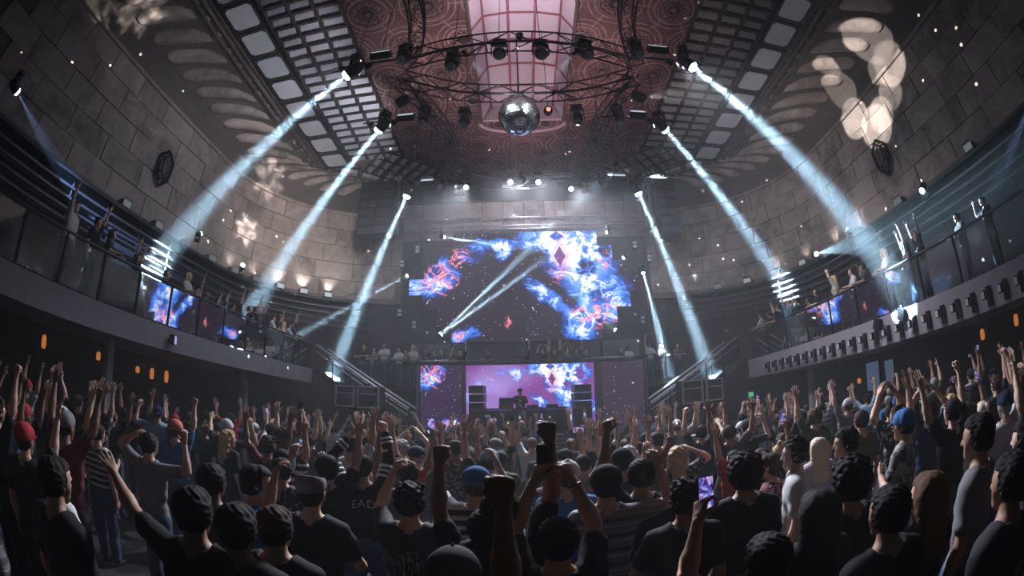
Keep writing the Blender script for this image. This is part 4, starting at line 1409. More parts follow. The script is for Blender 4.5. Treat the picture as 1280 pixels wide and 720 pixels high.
SPKF = mat('grey loudspeaker edge', (0.30, 0.31, 0.33), 0.5, 0.1, 0.2, 10)
for (xa, ya), (xb, yb), txt in (((419, 481), (443, 509), 'outer one of the left pair'), ((446, 482), (474, 511), 'inner one of the left pair'), ((852, 476), (880, 503), 'inner one of the right pair'), ((882, 474), (905, 499), 'outer one of the right pair')):
    a, b_ = at(xa, ya, y=15.6), at(xb, yb, y=15.6)
    hz = a.z - b_.z
    z0 = b_.z
    # stacked on plain black plinths
    t = thing('loudspeaker_plinth', 'plain black box under the %s of large loudspeakers' % txt, 'box', ((a.x + b_.x) / 2, 16.0, 0))
    block('box', (0, 0, z0 / 2), (abs(b_.x - a.x) - .04, 0.75, z0 - 0.004), BLACK, t)
    speaker('large front-loaded loudspeaker with pale edges by the stairs, ' + txt, ((a.x + b_.x) / 2, 16.0, z0), (abs(b_.x - a.x) - .02, 0.8, hz), fm=SPKF, grp='large loudspeakers below the stairs')
# small stacks at the ends of the desk
for x0, x1, top, txt, n_ in ((587, 606, 481, 'left', 3), (716, 739, 480, 'right', 3)):
    a, b_ = at(x0, top, y=16.6), at(x1, 514, y=16.6)
    hz = (a.z - 2.3) / n_
    t = thing('speaker_stand', 'black plinth under the %s monitor stack beside the desk' % txt, 'box', ((a.x + b_.x) / 2, 16.8, 1.3))
    block('box', (0, 0, 0.5), (b_.x - a.x + .06, 0.5, 1.0), DESK, t)
    for k in range(n_):
        speaker('black monitor loudspeaker, %s of the stack at the %s end of the desk' % (('lowest', 'middle', 'topmost')[k], txt), ((a.x + b_.x) / 2, 16.8, 2.3 + k * hz), (b_.x - a.x, 0.5, hz - .03), 1, 'monitor stacks beside the desk', yaw=R(-8 if txt == 'left' else 8), fm=PILL)
# hanging loudspeaker columns beside the upright trusses
for x0, x1, y0, y1, nm in ((453, 489, 229, 292, 'left'), (818, 853, 226, 292, 'right')):
    a, b_ = at(x0, y0, y=17.6), at(x1, y1, y=17.6)
    hz = (a.z - b_.z) / 6
    for c in range(2):
        wd = (b_.x - a.x) / 2
        for k in range(6):
            speaker('black hanging loudspeaker, %s in the %s column of the %s cluster' % (['lowest', 'second from below', 'third from below', 'third from the top', 'second from the top', 'topmost'][k], ['outer' if nm == 'left' else 'inner', 'inner' if nm == 'left' else 'outer'][c], nm), (a.x + wd * (c + .5), 17.9, b_.z + k * hz), (wd - .03, 0.7, hz - .012), 1, 'hanging loudspeaker clusters', fm=DARK)
    t = thing('rigging_bar', 'steel bar carrying the %s hanging loudspeaker cluster' % nm, 'bar', ((a.x + b_.x) / 2, 17.9, a.z + 0.08))
    block('beam', (0, 0, 0), (b_.x - a.x + .2, 0.08, 0.08), STEEL, t)
    for q in (-.5, .5):
        bar('cable', (q, 0, 0), (q, 0, ZC - a.z - .08), 0.012, BLACK, t)

# ------------------------------------------------------------------ stairs from the balcony ends to the stage
for side, nm in ((-1, 'left'), (1, 'right')):
    top = Vector((-8.2 if side < 0 else 8.9, 17.0, 3.75 if side < 0 else 3.65))
    bot = Vector((-4.2 if side < 0 else 4.9, 17.0, 1.35))
    t = thing('staircase', 'straight staircase with pale glass sides falling from the %s balcony to the stage' % nm, 'stairs', (bot.x, 16.6, 0))
    o = t.location.copy()
    n_ = 13
    TREAD = mat('lit stair tread', (0.20, 0.20, 0.22), 0.5, 0.1, 0.3, 10)
    for k in range(n_):
        f = (k + .5) / n_
        q = bot.lerp(top, f)
        block('tread', Vector((q.x, 16.95, q.z)) - o, (0.34, 1.15, 0.045), TREAD, t)
        block('riser', Vector((q.x - side * -0.15 * -1, 16.95, q.z - .1)) - o, (0.02, 1.12, 0.16), GREYW, t)
    for yy in (16.35, 17.55):
        d = top - bot
        M = Matrix.Rotation(-math.atan2(d.z, d.x) if side > 0 else -math.atan2(d.z, d.x), 3, 'Y')
        b = MB()
        c_m = (top + bot) / 2
        b.box(Vector((c_m.x, yy, c_m.z - .05)) - o, (d.length, 0.05, 0.28), M=M)
        b.build('stringer', DSTEEL, t)
        r0, r1 = bot + Vector((0, 0, 1.0)), top + Vector((0, 0, 1.0))
        bar('handrail', Vector((r0.x, yy, r0.z)) - o, Vector((r1.x, yy, r1.z)) - o, 0.05, STEEL, t)
        bar('middle_rail', Vector((r0.x, yy, r0.z - .28)) - o, Vector((r1.x, yy, r1.z - .28)) - o, 0.022, STEEL, t)
        for k in range(6):
            q = bot.lerp(top, k / 5)
            block('post', Vector((q.x, yy, q.z + .5)) - o, (0.05, 0.05, 1.0), BLACK, t)
            if k < 5:
                q2 = bot.lerp(top, (k + 1) / 5)
                vs = [Vector((q.x + side * .04, yy, q.z + .1)), Vector((q2.x - side * .04, yy, q2.z + .1)), Vector((q2.x - side * .04, yy, q2.z + .68)), Vector((q.x + side * .04, yy, q.z + .68))]
                vs = [v - o for v in vs]
                vs = vs + [v + Vector((0, .012, 0)) for v in vs]
                MB().add(vs, [(0, 1, 2, 3), (7, 6, 5, 4), (0, 4, 5, 1), (1, 5, 6, 2), (2, 6, 7, 3), (3, 7, 4, 0)]).build('glass_pane', GLASS, t)
railing('glass_railing', 'glass railing at the stage end of the left balcony', [(-8.75, 16.85, ZL1), (-8.75, 16.2, ZL1), (-8.75, 15.9, ZL1)][::2], 1.08)
railing('glass_railing', 'glass railing on the mezzanine edge left of the low screens', [(-6.0, 17.55, 3.3), (-5.1, 17.55, 3.3), (-4.2, 17.55, 3.3)], 1.0)
railing('glass_railing', 'glass railing on the mezzanine edge right of the low screens', [(5.2, 17.55, 3.3), (6.0, 17.55, 3.3), (6.8, 17.55, 3.3)], 1.0)

# ================================================================== people: one continuous body surface grown from a signed distance field
def surface_nets(D, o, h):
    """Quads of the zero level of grid D (index x, y, z), origin o, cell h."""
    Sg = D < 0
    nx, ny, nz = D.shape
    c = np.zeros((nx - 1, ny - 1, nz - 1), np.int8)
    cor = [(a, b, e) for a in (0, 1) for b in (0, 1) for e in (0, 1)]
    sl = lambda A, a, b, e: A[a:nx - 1 + a, b:ny - 1 + b, e:nz - 1 + e]
    for q in cor:
        c += sl(Sg, *q)
    act = (c > 0) & (c < 8)
    idx = np.full(act.shape, -1, np.int64)
    ii = np.argwhere(act)
    idx[act] = np.arange(len(ii))
    acc = np.zeros((len(ii), 3))
    cnt = np.zeros(len(ii))
    i, j, k = ii.T
    for a in range(8):
        for ax in range(3):
            p = cor[a]
            if p[ax] == 0:
                q = list(p)
                q[ax] = 1
                d0 = D[i + p[0], j + p[1], k + p[2]]
                d1 = D[i + q[0], j + q[1], k + q[2]]
                m = (d0 < 0) != (d1 < 0)
                t = np.where(m, d0 / np.where(m, d0 - d1, 1), 0)
                pt = np.repeat(np.array([p], float), len(ii), 0)
                pt[:, ax] += t
                acc += pt * m[:, None]
                cnt += m
    V = (ii + acc / cnt[:, None]) * h + np.array(o)
    Q = []
    for ax in range(3):
        u, v = (ax + 1) % 3, (ax + 2) % 3
        s0 = [slice(None)] * 3
        s1 = [slice(None)] * 3
        s0[ax], s1[ax] = slice(0, -1), slice(1, None)
        e0 = Sg[tuple(s0)]
        e1 = Sg[tuple(s1)]
        ch = np.argwhere(e0 != e1)
        ok = (ch[:, u] > 0) & (ch[:, v] > 0) & (ch[:, u] < D.shape[u] - 1) & (ch[:, v] < D.shape[v] - 1)
        ch = ch[ok]
        fl = e0[tuple(ch.T)]
        off = lambda du, dv: idx[tuple((ch - np.eye(3, dtype=int)[u] * du - np.eye(3, dtype=int)[v] * dv).T)]
        q = np.stack([off(0, 0), off(1, 0), off(1, 1), off(0, 1)], 1)
        q[~fl] = q[~fl][:, ::-1]
        Q.append(q)
    return V, np.concatenate(Q)


def field(prims, h, pad=0.03, cut=None, carve=None, noise=None):
    """Smooth union of round cones (a, b, ra, rb, k); cut(X, Y, Z) and carve() are distances taken away."""
    lo = np.min([np.minimum(np.array(p[0]) - p[2], np.array(p[1]) - p[3]) for p in prims], 0) - pad - h
    hi = np.max([np.maximum(np.array(p[0]) + p[2], np.array(p[1]) + p[3]) for p in prims], 0) + pad + h
    n = np.ceil((hi - lo) / h).astype(int) + 1
    D = np.full(n, 0.25)
    ax = [lo[a] + h * np.arange(n[a]) for a in range(3)]
    for p in prims:
        a, b, ra, rb = np.array(p[0], float), np.array(p[1], float), p[2], p[3]
        k = p[4] if len(p) > 4 else 0.02
        mg = 2 * k + 3 * h + 0.01
        l0 = np.minimum(a - ra, b - rb) - mg
        l1 = np.maximum(a + ra, b + rb) + mg
        s = [slice(max(0, int((l0[q] - lo[q]) / h)), min(n[q], int((l1[q] - lo[q]) / h) + 2)) for q in range(3)]
        X = ax[0][s[0]][:, None, None] - a[0]
        Y = ax[1][s[1]][None, :, None] - a[1]
        Z = ax[2][s[2]][None, None, :] - a[2]
        d = b - a
        L = d @ d + 1e-12
        t = np.clip((X * d[0] + Y * d[1] + Z * d[2]) / L, 0, 1)
        fy = p[5] if len(p) > 5 else 1.0
        dist = np.sqrt((X - t * d[0]) ** 2 + ((Y - t * d[1]) * fy) ** 2 + (Z - t * d[2]) ** 2) - (ra + (rb - ra) * t)
        A = D[tuple(s)]
        hh = np.clip(0.5 + 0.5 * (A - dist) / k, 0, 1)
        D[tuple(s)] = A * (1 - hh) + dist * hh - k * hh * (1 - hh)
    G3 = np.meshgrid(*ax, indexing='ij')
    if noise is not None:
        D = D + noise(*G3)
    if cut is not None:
        D = np.maximum(D, cut(*G3))
    return surface_nets(D, lo, h)


def np_mesh(name, parts, mats, smooth=True):
    """One mesh from several (V, Q, material index array or int)."""
    V = np.concatenate([p[0] for p in parts])
    off, Qs, Ms = 0, [], []
    for p in parts:
        Qs.append(p[1] + off)
        off += len(p[0])
        Ms.append(np.full(len(p[1]), p[2]) if np.isscalar(p[2]) else p[2])
    Q = np.concatenate(Qs)
    M = np.concatenate(Ms)
    me = bpy.data.meshes.new(name)
    me.vertices.add(len(V))
    me.vertices.foreach_set('co', V.astype(np.float32).ravel())
    me.loops.add(len(Q) * 4)
    me.loops.foreach_set('vertex_index', Q.astype(np.int32).ravel())
    me.polygons.add(len(Q))
    me.polygons.foreach_set('loop_start', np.arange(len(Q), dtype=np.int32) * 4)
    me.polygons.foreach_set('loop_total', np.full(len(Q), 4, np.int32))
    for m in mats:
        me.materials.append(m)
    me.polygons.foreach_set('material_index', M.astype(np.int32))
    me.polygons.foreach_set('use_smooth', [smooth] * len(Q))
    me.update(calc_edges=True)
    return me


def nrm(v):
    v = np.array(v, float)
    return v / (np.linalg.norm(v) + 1e-9)


# --- skin, hair and cloth
def skin(i, c):
    return mat('skin tone %d' % i, c, 0.6, 0, 0.10, 9, 0.02)


SKINS = [skin(i, c) for i, c in enumerate(((0.56, 0.36, 0.27), (0.46, 0.28, 0.20), (0.33, 0.19, 0.13), (0.60, 0.41, 0.33), (0.22, 0.12, 0.08), (0.50, 0.32, 0.25)))]
EYEM = mat('dark eyes and brows', (0.03, 0.02, 0.018), 0.3)
LIPM = mat('lips', (0.40, 0.17, 0.15), 0.45)
SHOE = mat('dark shoes', (0.03, 0.03, 0.03), 0.6)
CL = {}


def cloth(name, c, v=0.22):
    CL[name] = mat(name + ' cloth', c, 0.85, 0, v, 26, 0.12, 0.2)
    return CL[name]


for nm, c in (('black', (0.012, 0.012, 0.014)), ('charcoal', (0.035, 0.035, 0.04)), ('navy', (0.018, 0.028, 0.07)), ('grey', (0.16, 0.16, 0.17)), ('white', (0.55, 0.55, 0.56)), ('blue', (0.04, 0.14, 0.36)), ('light blue', (0.22, 0.36, 0.5)),
              ('red', (0.35, 0.03, 0.035)), ('olive', (0.07, 0.075, 0.045)), ('maroon', (0.10, 0.02, 0.03)), ('denim', (0.05, 0.075, 0.13)), ('cream', (0.45, 0.41, 0.35)), ('coral', (0.55, 0.16, 0.10)), ('pale lilac', (0.42, 0.38, 0.46))):
    cloth(nm, c)


def patterned(name, fn):
    m = bpy.data.materials.new(name)
    m.use_nodes = True
    g = G(m)
    b = g.n['Principled BSDF']
    b.inputs['Roughness'].default_value = 0.85
    g.l.new(fn(g), b.inputs['Base Color'])
    CL[name] = m
    return m


def _stripes(a, b_, period, duty, axis=2):
    def f(g):
        x = g.xyz(g.obj())[axis]
        s = g.m('FLOORED_MODULO', x, period)
        return g.mix(g.step(s, period * duty - 0.003, period * duty + 0.003), a, b_)
    return f


patterned('grey striped', lambda g: g.mix(g.step(g.m('FLOORED_MODULO', g.xyz(g.obj())[2], 0.11), 0.075, 0.08), g.mix(g.step(g.m('FLOORED_MODULO', g.xyz(g.obj())[2], 0.055), 0.046, 0.05), (0.17, 0.17, 0.19), (0.42, 0.43, 0.46)), (0.07, 0.07, 0.09)))
patterned('black and white striped', _stripes((0.015, 0.015, 0.017), (0.5, 0.5, 0.52), 0.075, 0.6))
patterned('camouflage', lambda g: g.mix(g.step(g.noise(g.obj(), 9, 3, 0.6, 0.6), 0.5, 0.52), g.mix(g.step(g.noise(g.obj(), 14, 3), 0.52, 0.54), (0.03, 0.03, 0.03), (0.12, 0.12, 0.11)), (0.27, 0.27, 0.25)))
patterned('red patterned', lambda g: g.mix(g.step(g.m('ABSOLUTE', g.m('SUBTRACT', g.voro(g.obj(), 14)['Distance'], 0.35)), 0.06, 0.1, 1, 0), (0.12, 0.015, 0.03), (0.5, 0.35, 0.36)))
patterned('dark spotted', lambda g: g.mix(g.step(g.noise(g.obj(), 24, 2), 0.55, 0.58), (0.015, 0.015, 0.017), (0.26, 0.26, 0.28)))
patterned('black slogan', lambda g: g.mix(g.m('MULTIPLY', g.m('MULTIPLY', g.step(g.m('ABSOLUTE', g.m('SUBTRACT', g.xyz(g.obj())[2], 1.22)), 0.10, 0.12, 1, 0), g.step(g.noise(g.comb(g.m('MULTIPLY', g.xyz(g.obj())[0], 4.0), 0.0, g.m('MULTIPLY', g.xyz(g.obj())[2], 0.6)), 14, 2), 0.54, 0.58)), 0.8), (0.014, 0.014, 0.016), (0.30, 0.28, 0.30)))
HAIRC = {'black': mat('black hair', (0.010, 0.008, 0.008), 0.78, 0, 0.55, 90, 0.6, 0.15), 'dark brown': mat('dark brown hair', (0.035, 0.02, 0.014), 0.78, 0, 0.55, 90, 0.6, 0.15), 'brown': mat('brown hair', (0.10, 0.055, 0.032), 0.78, 0, 0.55, 90, 0.6, 0.15),
         'blonde': mat('blonde hair', (0.48, 0.35, 0.20), 0.78, 0, 0.55, 90, 0.6, 0.15), 'grey': mat('grey hair', (0.26, 0.25, 0.25), 0.78, 0, 0.55, 90, 0.6, 0.15), 'pale': mat('pale blonde hair', (0.6, 0.52, 0.42), 0.78, 0, 0.55, 90, 0.6, 0.15)}


# --- head, in its own frame: origin at the middle of the skull, y forward
def head_parts():
    P_ = [((0, -0.022, 0.018), (0, 0.012, 0.02), .088, .080, .03), ((0, 0.02, -.01), (0, 0.045, -.075), .073, .046, .03), ((0, .062, -.095), (0, .066, -.098), .022, .022, .02),
          ((-.030, .076, .016), (.030, .076, .016), .014, .014, .012), ((0, .086, .005), (0, .106, -.030), .009, .013, .008), ((-.012, .094, -.034), (.012, .094, -.034), .008, .008, .006),
          ((-.042, .052, -.025), (-.03, .06, -.05), .022, .02, .02), ((.042, .052, -.025), (.03, .06, -.05), .022, .02, .02), ((-.019, .080, -.066), (.019, .080, -.066), .009, .009, .008)]
    for s in (-1, 1):
        P_ += [((s * .080, -.008, .012), (s * .083, -.004, -.030), .013, .009, .006), ((s * .086, -.016, .008), (s * .086, -.014, -.012), .010, .010, .006), ((s * .031, .073, -.002), (s * .031, .0735, -.002), .0135, .0135, .003)]
    V, Q = field(P_, 0.0072)
    c = V[Q].mean(1)
    M = np.zeros(len(Q), int)
    eye = (np.hypot(np.abs(c[:, 0]) - .031, (c[:, 2] + .002) * 1.5) < .012) & (c[:, 1] > .07)
    brow = (np.abs(np.abs(c[:, 0]) - .032) < .018) & (np.abs(c[:, 2] - .022) < .0055) & (c[:, 1] > .06)
    lip = (np.abs(c[:, 0]) < .027) & (np.abs(c[:, 2] + .066) < .007) & (c[:, 1] > .075)
    M[eye | brow] = 1
    M[lip] = 2
    return V, Q, M


HEADP = head_parts()
HZ0 = 1.645


def hand_parts(kind, mir):
    """Hand in its own frame: wrist at the origin, fingers along z, palm facing +y, thumb toward +x (times mir)."""
    curl = {'open': (8, 12, 10), 'relaxed': (24, 32, 26), 'fist': (82, 92, 62), 'grip': (52, 58, 40), 'point': (84, 92, 60), 'horns': (84, 92, 60), 'vee': (84, 92, 60)}[kind]
    straight = {'point': (0,), 'horns': (0, 3), 'vee': (0, 1)}.get(kind, ())
    P_ = []
    xs = (.031, .011, -.010, -.029)
    ln = ((.042, .026, .020), (.046, .030, .021), (.043, .028, .021), (.034, .021, .018))
    for i in range(4):
        base = np.array((xs[i], 0, .088 - (.004, 0, .003, .010)[i]))
        P_.append((np.array((xs[i] * .55, 0, .012)), base, .0145, .0115, .010))
        cu = (6, 8, 6) if i in straight else curl
        spread = {'open': (9, 3, -4, -11)[i], 'vee': (10, -6, 0, 0)[i], 'horns': (8, 0, 0, -10)[i]}.get(kind, (3, 1, -1, -3)[i])
        p, a = base, 0
        for q in range(3):
            a += cu[q]
            d = np.array((math.sin(R(spread)) * math.cos(R(a)), math.sin(R(a)), math.cos(R(a)) * math.cos(R(spread))))
            e = p + d * ln[i][q]
            P_.append((p, e, .0092 - .0008 * q, .0085 - .0009 * q, .003))
            p = e
    P_.append((np.array((.004, .006, .03)), np.array((-.012, .006, .07)), .014, .013, .012))
    t0 = np.array((.020, .006, .022))
    if kind in ('fist', 'point', 'horns', 'vee'):
        t = [t0, np.array((.042, .022, .050)), np.array((.030, .042, .072)), np.array((.010, .046, .078))]
    elif kind == 'grip':
        t = [t0, np.array((.048, .020, .048)), np.array((.052, .042, .072)), np.array((.044, .058, .090))]
    else:
        t = [t0, np.array((.048, .014, .050)), np.array((.066, .018, .076)), np.array((.074, .022, .098))]
    for q, rr in enumerate((.015, .0108, .0098)):
        P_.append((t[q], t[q + 1], rr, (.011, .0098, .0080)[q], .004))
    P_.append((np.array((0, 0, -.03)), np.array((0, 0, .02)), .027, .022, .012, 1.25))
    V, Q = field(P_, 0.0056, 0.012)
    V = V * np.array((mir, 1, 1))
    if mir < 0:
        Q = Q[:, ::-1]
    return V, Q


HANDS = {}


def hand(kind, mir):
    if (kind, mir) not in HANDS:
        HANDS[(kind, mir)] = hand_parts(kind, mir)
    return HANDS[(kind, mir)]


class Fig:
    """One pose: body mesh, clothing meshes and where the head and the hands are."""


def figure(name, L, Rt, head=(0, 0), lean=0.0, female=False, wide=1.0, sleeves=0.62, seated=False, knees=0.0):
    """L, Rt = (elbow offset direction, forearm direction, hand kind, palm direction) of the arms; head = (turn, nod) in degrees."""
    f = Fig()
    sw = (.160 if female else .185) * wide
    hipw = .092
    body, shirt, pants = [], [], []
    ly = lambda z: lean * max(0, z - 0.95)
    P3 = lambda x, y, z: np.array((x, y + ly(z), z), float)
    dp = 1.28                                   # chest is flatter front to back
    ch = [(P3(-.085 * wide, 0, 1.34), P3(.085 * wide, 0, 1.34), .112, .112, .05, dp), (P3(-.07 * wide, .005, 1.2), P3(.07 * wide, .005, 1.2), .105 * wide, .105 * wide, .06, dp),
          (P3(-.055 * wide, 0, 1.07), P3(.055 * wide, 0, 1.07), .098 * wide, .098 * wide, .06, dp), (P3(-.07, 0, .95), P3(.07, 0, .95), .108, .108, .06, 1.15), (P3(-.12 * wide, -.012, 1.425), P3(.12 * wide, -.012, 1.425), .056, .056, .05),
          (P3(-.05, -.015, 1.46), P3(.05, -.015, 1.46), .055, .055, .05)]
    if female:
        ch += [(P3(s * .062, .075, 1.29), P3(s * .062, .08, 1.285), .052, .05, .04) for s in (-1, 1)]
    neck = [(P3(0, -.018, 1.44), P3(0, -.006, 1.59), .062 if not female else .052, .055 if not female else .048, .03)]
    body += ch + neck
    shirt += [(a, b, ra + .018, rb + .018, k, *q) for a, b, ra, rb, k, *q in ch[:4]] + [(a, b, ra + .016, rb + .016, k, *q) for a, b, ra, rb, k, *q in ch[4:]]
    f.hands = {}
    parts = []
    for s, A in ((-1, L), (1, Rt)):
        ud, fd, hk, pd = A
        ud, fd = nrm(ud), nrm(fd)
        up = max(0.0, ud[2])
        sh = P3(s * (sw - .02 * up), -.01 + .02 * up, 1.415 + .055 * up)
        el = sh + ud * .285
        wr = el + fd * .245
        body += [(sh, el, .056, .041, .035), (el, el + fd * .08, .041, .044, .02), (el + fd * .06, wr, .044, .028, .02), (wr, wr + fd * .02, .027, .026, .01)]
        c = sleeves
        if c > 0:
            shirt += [(sh, sh + ud * .285 * min(1, c), .073, .066 if c < 1 else .056, .04)]
            if c > 1:
                shirt += [(el, el + fd * .235, .056, .045, .02)]
        V, Q = hand(hk, 1 if s < 0 else -1)
        z = fd
        y = nrm(np.array(pd, float) - z * np.dot(pd, z))
        x = np.cross(y, z)
        Mx = np.stack([x, y, z], 1)
        parts.append((V * 1.06 @ Mx.T + wr + fd * .012, Q, 0))
        f.hands['L' if s < 0 else 'R'] = (wr + fd * .10 + y * .03, x, y, z)
    if seated:
        kn = lambda s: np.array((s * .12, .40, .62 - .1))
        an = lambda s: np.array((s * .13, .42, .12))
        hpz = .60
    else:
        kn = lambda s: np.array((s * .10, .03 + knees, .50))
        an = lambda s: np.array((s * .105, -.01, .09))
    for s in (-1, 1):
        hp = np.array((s * hipw, 0, .90))
        body += [(hp, kn(s), .088, .058, .05), (kn(s), an(s) * .45 + kn(s) * .55 + np.array((0, -.012, 0)), .057, .055, .03), (an(s) * .45 + kn(s) * .55, an(s), .053, .038, .03), (an(s) + np.array((0, -.035, -.045)), an(s) + np.array((s * .01, .13, -.058)), .040, .030, .03)]
        pants += [(hp, kn(s), .104, .076, .04), (kn(s), an(s) + np.array((0, -.006, .02)), .080, .070, .03), (an(s) * .45 + kn(s) * .55 + np.array((0, -.012, 0)), an(s) * .6 + kn(s) * .4 + np.array((0, -.012, 0)), .080, .078, .03)]
    pants += [(P3(-.07, 0, .95), P3(.07, 0, .95), .122, .122, .05, 1.15), (np.array((-.06, 0, .90)), np.array((.06, 0, .90)), .115, .115, .05)]
    V, Q = field(body, 0.0165)
    c = V[Q].mean(1)
    M = np.where(c[:, 2] < .085, 3, 0)
    # head
    a, b = R(head[0]), R(head[1])
    Rz = np.array(((math.cos(a), -math.sin(a), 0), (math.sin(a), math.cos(a), 0), (0, 0, 1)))
    Rx = np.array(((1, 0, 0), (0, math.cos(b), -math.sin(b)), (0, math.sin(b), math.cos(b))))
    HR = Rz @ Rx
    hc = P3(0, .01, HZ0)
    HV = HEADP[0] @ HR.T + hc
    f.mesh = np_mesh(name + '_body', [(V, Q, M), (HV, HEADP[1], HEADP[2])] + parts, [SKINS[0], EYEM, LIPM, SHOE])
    f.head = Matrix.Translation(hc) @ Matrix(HR.tolist()).to_4x4()
    rs = np.random.default_rng(len(name) + 3)
    ph = rs.uniform(0, 6, 6)
    wr_ = lambda X, Y, Z: .0045 * np.sin(38 * Z + 9 * X + ph[0]) * np.sin(17 * X + 11 * Y + ph[1]) + .003 * np.sin(61 * Z - 25 * X + ph[2])
    hem = .86 if not female else .90
    V, Q = field(shirt, 0.018, noise=wr_, cut=lambda X, Y, Z: np.maximum(hem - Z, np.maximum(Z - 1.497 - (np.abs(X) > .085) * .5, .078 - np.sqrt(X ** 2 + (Y + .015 - ly(1.5)) ** 2) - np.maximum(0, 1.455 - Z) * 2)))
    f.shirt = np_mesh(name + '_shirt', [(V, Q, 0)], [CL['black']])
    V, Q = field(pants, 0.024, cut=lambda X, Y, Z: Z - 1.02)
    f.pants = np_mesh(name + '_trousers', [(V, Q, 0)], [CL['denim']])
    f.name = name
    return f


UPF = (0, 0.35, 1)
FIG = {}
T_ = lambda s, *v: (s * v[0], v[1], v[2])


def arm(s, kind):
    """Arm poses; s = -1 left, 1 right. Figures face +y."""
    d = {'down': (T_(s, .22, -.05, -1), T_(s, .05, .25, -1), 'relaxed', T_(s, -1, 0, 0)),
         'up': (T_(s, .35, .15, .95), T_(s, .02, .22, 1), 'open', T_(s, -.1, 1, 0)),
         'upwide': (T_(s, .65, .1, .75), T_(s, .15, .15, 1), 'open', T_(s, 0, 1, 0)),
         'upv': (T_(s, .45, .1, .9), T_(s, .45, .2, .9), 'vee', T_(s, 0, 1, 0)),
         'fist': (T_(s, .3, .2, .95), T_(s, -.02, .15, 1), 'fist', T_(s, -.3, 1, 0)),
         'point': (T_(s, .35, .3, .9), T_(s, .1, .45, .9), 'point', T_(s, -.6, .5, 0)),
         'horns': (T_(s, .4, .2, .9), T_(s, -.05, .2, 1), 'horns', T_(s, 0, 1, 0)),
         'bent': (T_(s, .95, .15, .15), T_(s, -.25, .25, 1), 'relaxed', T_(s, -.2, 1, 0)),
         'phone': (T_(s, .25, .75, .35), T_(s, -.28, .35, .9), 'grip', T_(s, -.75, .35, 0)),
         'phonehi': (T_(s, .25, .45, .85), T_(s, -.12, .28, .95), 'grip', T_(s, -.6, .6, 0)),
         'phonemid': (T_(s, .10, .62, .72), T_(s, -.40, .22, .9), 'grip', T_(s, -.6, .5, 0)),
         'clap': (T_(s, .45, .35, .8), T_(s, -.62, .25, .75), 'open', T_(s, -.9, .1, -.3)),
         'head': (T_(s, .9, .05, .5), T_(s, -.75, -.05, .45), 'relaxed', T_(s, -.6, .3, -.6)),
         'rail': (T_(s, .35, .45, -.8), T_(s, -.35, .85, .05), 'grip', T_(s, 0, 0, -1)),
         'desk': (T_(s, .3, .35, -.9), T_(s, .12, .85, -.35), 'relaxed', T_(s, 0, 0, -1)),
         'chest': (T_(s, .35, .25, -.9), T_(s, -.75, .55, .3), 'relaxed', T_(s, 0, -1, 0)),
         'forward': (T_(s, .35, .8, .45), T_(s, .0, .75, .65), 'open', T_(s, -.2, 0, -1)),
         'lean': (T_(s, .85, .3, .35), T_(s, .75, .35, .55), 'open', T_(s, 0, .3, -1))}
    return d[kind]


def fig(l, r, head=(0, 0), **k):
    key = (l, r, head, tuple(sorted(k.items())))
    if key not in FIG:
        FIG[key] = figure('person_%d' % len(FIG), arm(-1, l), arm(1, r), head, **k)
    return FIG[key]


# --- hair and headgear, in the head frame
def ngrid(f, a, s=0.0):
    return lambda X, Y, Z: a * (np.sin(f * X + 3 * np.sin(f * .5 * Z) + s) * np.sin(f * Y + 1 + s) + .5 * np.sin(f * 1.7 * Z + f * X + s))


def facecut(lo=.015, fwd=.052):
    return lambda X, Y, Z: np.minimum(np.minimum(Y - fwd + 0 * Z, lo + .03 - Z + 0 * X) * -1, 9) * -1 if False else np.minimum(Y - fwd, (lo + .035) - Z)


HAIR = {}
cap_ = [((0, -.025, .024), (0, .012, .030), .099, .090, .02), ((0, -.05, -.04), (0, -.04, -.02), .062, .07, .03)]
sid = [((s * .062, .0, .0), (s * .064, -.01, -.03), .028, .02, .02) for s in (-1, 1)]


def mkhair(name, prims, h=.0085, noise=None, fwd=.05, lo=.02, low=-.075):
    V, Q = field(prims, h, noise=noise, cut=lambda X, Y, Z: np.maximum(np.minimum(Y - fwd + (np.abs(X) * .25), (lo + .04) - Z), low - Z))
    HAIR[name] = np_mesh('hair_' + name.replace(' ', '_'), [(V, Q, 0)], [HAIRC['black']])


mkhair('short', cap_ + sid, h=.0075, noise=ngrid(130, .0042))
mkhair('buzzed', [(a, b, r1 - .006, r2 - .006, k) for a, b, r1, r2, k in cap_], noise=ngrid(170, .002))
mkhair('tousled', cap_ + sid + [((0, .03, .095), (0, .055, .085), .045, .03, .03), ((-.04, -.01, .09), (.05, .01, .09), .045, .04, .03)], noise=ngrid(80, .011), lo=.028)
mkhair('curly', [(a, b, r1 + .024, r2 + .022, k) for a, b, r1, r2, k in cap_] + sid, noise=ngrid(85, .010), lo=.03, low=-.09)
mkhair('long straight', cap_ + [((-.035, -.055, .0), (-.05, -.09, -.34), .085, .07, .05, 1.2), ((.035, -.055, .0), (.05, -.09, -.34), .085, .07, .05, 1.2), ((.055, -.03, -.02), (.085, -.05, -.26), .045, .035, .03), ((-.055, -.03, -.02), (-.085, -.05, -.26), .045, .035, .03)], .0105, ngrid(95, .0025), low=-.40)
mkhair('long wavy', cap_ + [((0, -.06, .0), (0, -.10, -.30), .10, .09, .04, 1.2), ((.06, -.02, -.0), (.105, -.03, -.24), .055, .045, .03), ((-.06, -.02, -.0), (-.105, -.03, -.24), .055, .045, .03)], .0105, ngrid(52, .010), low=-.36)
mkhair('tied back', cap_ + [((0, -.11, .06), (0, -.135, .055), .036, .03, .015), ((0, -.135, .05), (0, -.14, -.12), .03, .02, .015)], noise=ngrid(110, .002), low=-.2)
mkhair('bun', cap_ + [((0, -.05, .125), (0, -.06, .14), .045, .04, .01)], noise=ngrid(90, .003))


